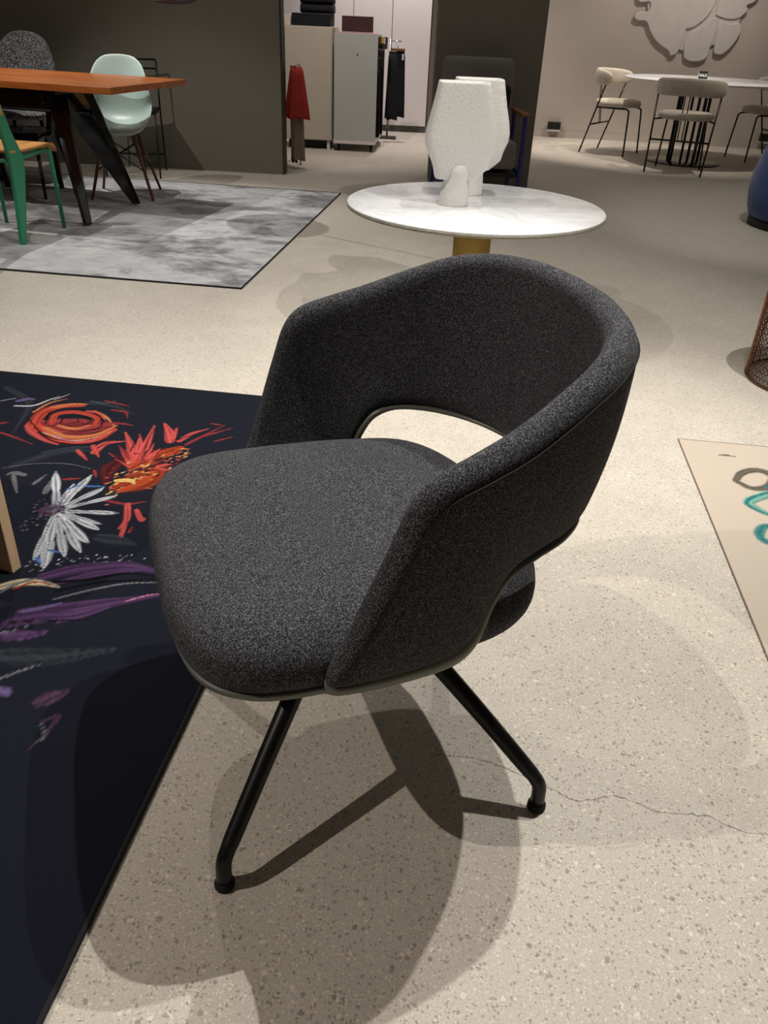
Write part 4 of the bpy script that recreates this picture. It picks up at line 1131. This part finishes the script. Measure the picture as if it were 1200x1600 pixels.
# ------------------------------------------------------------------ round dining group at the right
rd = thing('round_dining_table', 'round pale stone dining table on a cage of black bars at right', 'table', (2.98, 9.02, 0))
obj('tabletop', lathe(bmesh.new(), [(.73, .716), (.79, .724), (.80, .732), (.795, .7385)], 96), MT['marble'], rd, True)
obj('foot_plate', lathe(bmesh.new(), [(.36, 0), (.36, .008), (.355, .012), (.02, .012)], 64, (-.12, -.1)), MT['gloss'], rd, True)
for i in range(6):
    a = 2 * PI * (i // 2) / 3 + (.5 if i % 2 else .05) + .9; c = (.15 * math.cos(a) - .12, .15 * math.sin(a) - .1)
    obj('bar', box(bmesh.new(), (c[0], c[1], .363), (.022, .022, .704), a), MT['blackmetal'], rd)
obj('ring', lathe(bmesh.new(), [(.24, .704), (.24, .716), (.08, .716), (.08, .704)], 48, (-.12, -.1)), MT['blackmetal'], rd)
sg = thing('price_card', 'small black card reading SALE on the round dining table', 'sign', (2.965, 9.16, .7387), math.radians(-12))
bm = slab([(-.042, .0, 0), (.042, .0, 0), (.042, .016, .066), (-.042, .016, .066)], (0, .002, 0)); obj('card', bm, MT['signblack'], sg)
bm = slab([(-.046, .004, 0), (-.046, .05, 0), (-.046, .018, .062)], (.003, 0, 0)); obj('card_back', bm, MT['signwhite'], sg)
tc = bpy.data.curves.new('SALE', 'FONT'); tc.body = 'SALE'; tc.size = .034; tc.align_x = 'CENTER'; tc.extrude = .0004; tc.offset = .0012
to = bpy.data.objects.new('tmp', tc); COL.objects.link(to); dg = bpy.context.evaluated_depsgraph_get()
me = bpy.data.meshes.new_from_object(to.evaluated_get(dg)); bpy.data.objects.remove(to); me.materials.clear(); me.materials.append(MT['signwhite'])
lt = bpy.data.objects.new('lettering', me); COL.objects.link(lt); lt.parent = sg; lt.location = (0, .0035, .020); lt.rotation_euler = (math.radians(76), 0, 0)

def bistro_chair():
    t = thing('dining_chair', '', 'chair', group='cream chairs around the round dining table')
    bm = bmesh.new(); rings = []
    for q in range(25):
        a = math.radians(-88 + 176 * q / 24); e = abs(q - 12) / 12; hh = .072 * (1 - .45 * e ** 6); zc = .715 - .012 * e; r = .275 * (1 + .06 * e); th = .022 * (1 - .3 * e ** 6)
        if q in (0, 24): hh *= .6; th *= .5
        ring = []
        for k in range(14):
            u = 2 * PI * k / 14; rr = r + th * math.copysign(abs(math.cos(u)) ** .7, math.cos(u)); ring.append((.02 - rr * math.cos(a) * .95, rr * math.sin(a), zc + hh * math.copysign(abs(math.sin(u)) ** .6, math.sin(u))))
        rings.append(ring)
    obj('backrest', loft(bm, rings), MT['cream'], t, True)
    def rd_(r, z): return [(r * .98 * math.cos(2 * PI * i / 40) + .0, r * 1.04 * math.sin(2 * PI * i / 40) * (1 + .06 * math.cos(2 * PI * i / 40)), z) for i in range(40)]
    obj('seat', loft(bmesh.new(), [rd_(.20, .445), rd_(.228, .450), rd_(.240, .470), (rd_(.230, .496)), rd_(.19, .508), rd_(.12, .513)]), MT['cream'], t, True)
    for s in (-1, 1):
        obj('leg', T([(-.05, .275 * s, .66), (-.245, .250 * s, 0)], .0085, 10), MT['blackmetal'], t, True)
        obj('leg', T(crv([(.05, .16 * s, .438), (.16, .17 * s, .436), (.19, .175 * s, .42), (.20, .18 * s, .38), (.225, .205 * s, 0)], 4), .0085, 10), MT['blackmetal'], t, True)
    bm = T([(-.165, -.262, .275), (-.165, .262, .275)], .008, 8)
    for s in (-1, 1): tube(bm, [(-.165, .018 * s, .275), (-.215, .022 * s, .68)], .005, 8); tube(bm, [(-.11, .262 * s, .44), (.16, .17 * s, .436)], .008, 8)
    obj('frame', bm, MT['blackmetal'], t, True); return t
pc = bistro_chair(); first = True
for (x, y, a, lab) in ((2.60, 8.27, 68, 'cream dining chair seen from behind, in front of the round table'), (2.23, 9.41, -34, 'cream dining chair standing sideways at the left of the round table'), (3.74, 9.32, 190, 'cream dining chair behind the round table, cut off at the right edge')):
    c = pc if first else copy_tree(pc); first = False
    c.location = (x, y, 0); c.rotation_euler = (0, 0, math.radians(a)); c['label'] = lab
# sockets
for x, y, lab in ((1.80, 10.605, 'small black socket box low on the pale wall, left of the cream chairs'), (4.22, 10.355, 'small black socket box low on the wall at the right edge')):
    so = thing('socket_box', lab, 'socket', (x, y - .035, .07), math.radians(-5.9), 'socket boxes on the pale wall')
    obj('housing', B((0, 0, .055), (.15, .05, .08)), MT['edge'], so, bevel=.004); obj('cover', B((0, -.003, .005), (.15, .05, .02)), MT['plaster'], so)
    for k in (-.035, .035): obj('outlet', T([(k, -.026, .055), (k, -.022, .055)], .024, 20), MT['rubber'], so)
# wall relief
wr = thing('wall_relief', 'large round white plaster relief of overlapping blobs on the pale wall', 'wall art', (0, 0, 0))
def yw(x): return 10.642 - .1033 * (x - 1.579)
def panel(pts, depth, off=0, m=5):
    p = crv(pts + [pts[0]], m)[:-1]; k = 10.35; f = .0
    bm = slab([(q[0] * yw(q[0]) / k * 1.0, yw(q[0] * 1.02) - .012 - off, 1.12 + (q[1] - 1.12) * yw(q[0]) / k) for q in p], (0, -depth, 0)); return obj('panel', bm, MT['plaster'], wr, bevel=.008)
panel([(2.52, 1.62), (2.60, 1.30), (2.68, 1.12), (2.85, .99), (3.02, .96), (3.2, .95), (3.38, 1.02), (3.55, 1.12), (3.62, 1.3), (3.68, 1.6), (3.5, 1.95), (3.1, 2.1), (2.7, 1.98)], .014)
panel([(2.45, 1.62), (2.47, 1.40), (2.60, 1.39), (2.60, 1.31), (2.50, 1.30), (2.46, 1.25), (2.51, 1.215), (2.60, 1.21), (2.66, 1.12), (2.76, 1.02), (2.89, .95), (2.93, .905), (2.985, .92), (3.01, .98), (3.05, 1.2), (3.08, 1.5), (3.0, 2.0), (2.75, 2.02), (2.55, 1.85)], .035)
panel([(3.07, .94), (3.09, .885), (3.17, .855), (3.28, .865), (3.335, .91), (3.345, 1.0), (3.37, 1.12), (3.36, 1.25), (3.30, 1.27), (3.24, 1.2), (3.12, 1.13), (3.06, 1.03)], .03)
panel([(3.39, 1.02), (3.40, .95), (3.46, .93), (3.52, .955), (3.60, 1.05), (3.64, 1.17), (3.60, 1.235), (3.50, 1.22), (3.42, 1.24), (3.385, 1.16)], .03)
panel([(3.03, 1.16), (3.12, 1.18), (3.24, 1.28), (3.30, 1.42), (3.31, 1.6), (3.2, 2.1), (3.05, 2.1), (3.02, 1.6)], .025, .012)
panel([(3.33, 1.30), (3.45, 1.27), (3.58, 1.28), (3.66, 1.36), (3.64, 1.40), (3.74, 1.47), (3.76, 1.7), (3.55, 2.0), (3.30, 2.1), (3.32, 1.6)], .03)

# ------------------------------------------------------------------ right edge: tub chair and wire stool
tb = thing('tub_chair', 'blue velvet tub chair on a black plinth at the right edge', 'armchair', (2.815, 5.87, 0))
obj('plinth', lathe(bmesh.new(), [(.37, 0), (.37, .05), (.33, .055)], 64), MT['edge'], tb, True)
obj('shell', lathe(bmesh.new(), [(.32, .054), (.375, .06), (.40, .12), (.415, .22), (.41, .33), (.385, .44), (.365, .50), (.345, .52), (.32, .51), (.30, .46), (.295, .36), (.1, .355)], 64), MT['blue'], tb, True)
obj('seat', lathe(bmesh.new(), [(.28, .36), (.288, .38), (.28, .41), (.22, .425), (.08, .43)], 48), MT['navy'], tb, True)
def back_ring():
    rings = []
    for q in range(29):
        a = math.radians(-20 + 220 * q / 28); e = abs(q - 14) / 14; h = .25 * math.sqrt(max(0.02, 1 - e ** 2)); r = .335
        rings.append([((r + .035 * math.cos(u)) * math.cos(a), (r + .035 * math.cos(u)) * math.sin(a), .50 + h * (.5 + .5 * math.sin(u)) - .03) for u in [2 * PI * k / 12 for k in range(12)]])
    return loft(bmesh.new(), rings)
obj('backrest', back_ring(), MT['navy'], tb, True)
wm = thing('wire_stool', 'round copper-brown wire mesh stool at the right edge', 'stool', (1.595, 2.93, 0))
bm = bmesh.new(); NA, NR, RR = 72, 19, .225
for j in range(NR + 1):
    z = .008 + j * .0225; tube(bm, [(RR * math.cos(2 * PI * i / NA), RR * math.sin(2 * PI * i / NA), z) for i in range(NA + 1)], .0014 if j else .005, 5)
for j in range(NR):
    z = .008 + j * .0225
    tube(bm, [((RR + .001) * math.cos(2 * PI * i / (2 * NA)), (RR + .001) * math.sin(2 * PI * i / (2 * NA)), z + (.0225 if i % 2 else 0)) for i in range(2 * NA + 1)], .0014, 4)
obj('mesh_wall', bm, MT['copper'], wm)
obj('seat', lathe(bmesh.new(), [(.225, .436), (.23, .44), (.228, .45), (.20, .455)], 64), MT['copper'], wm, True)
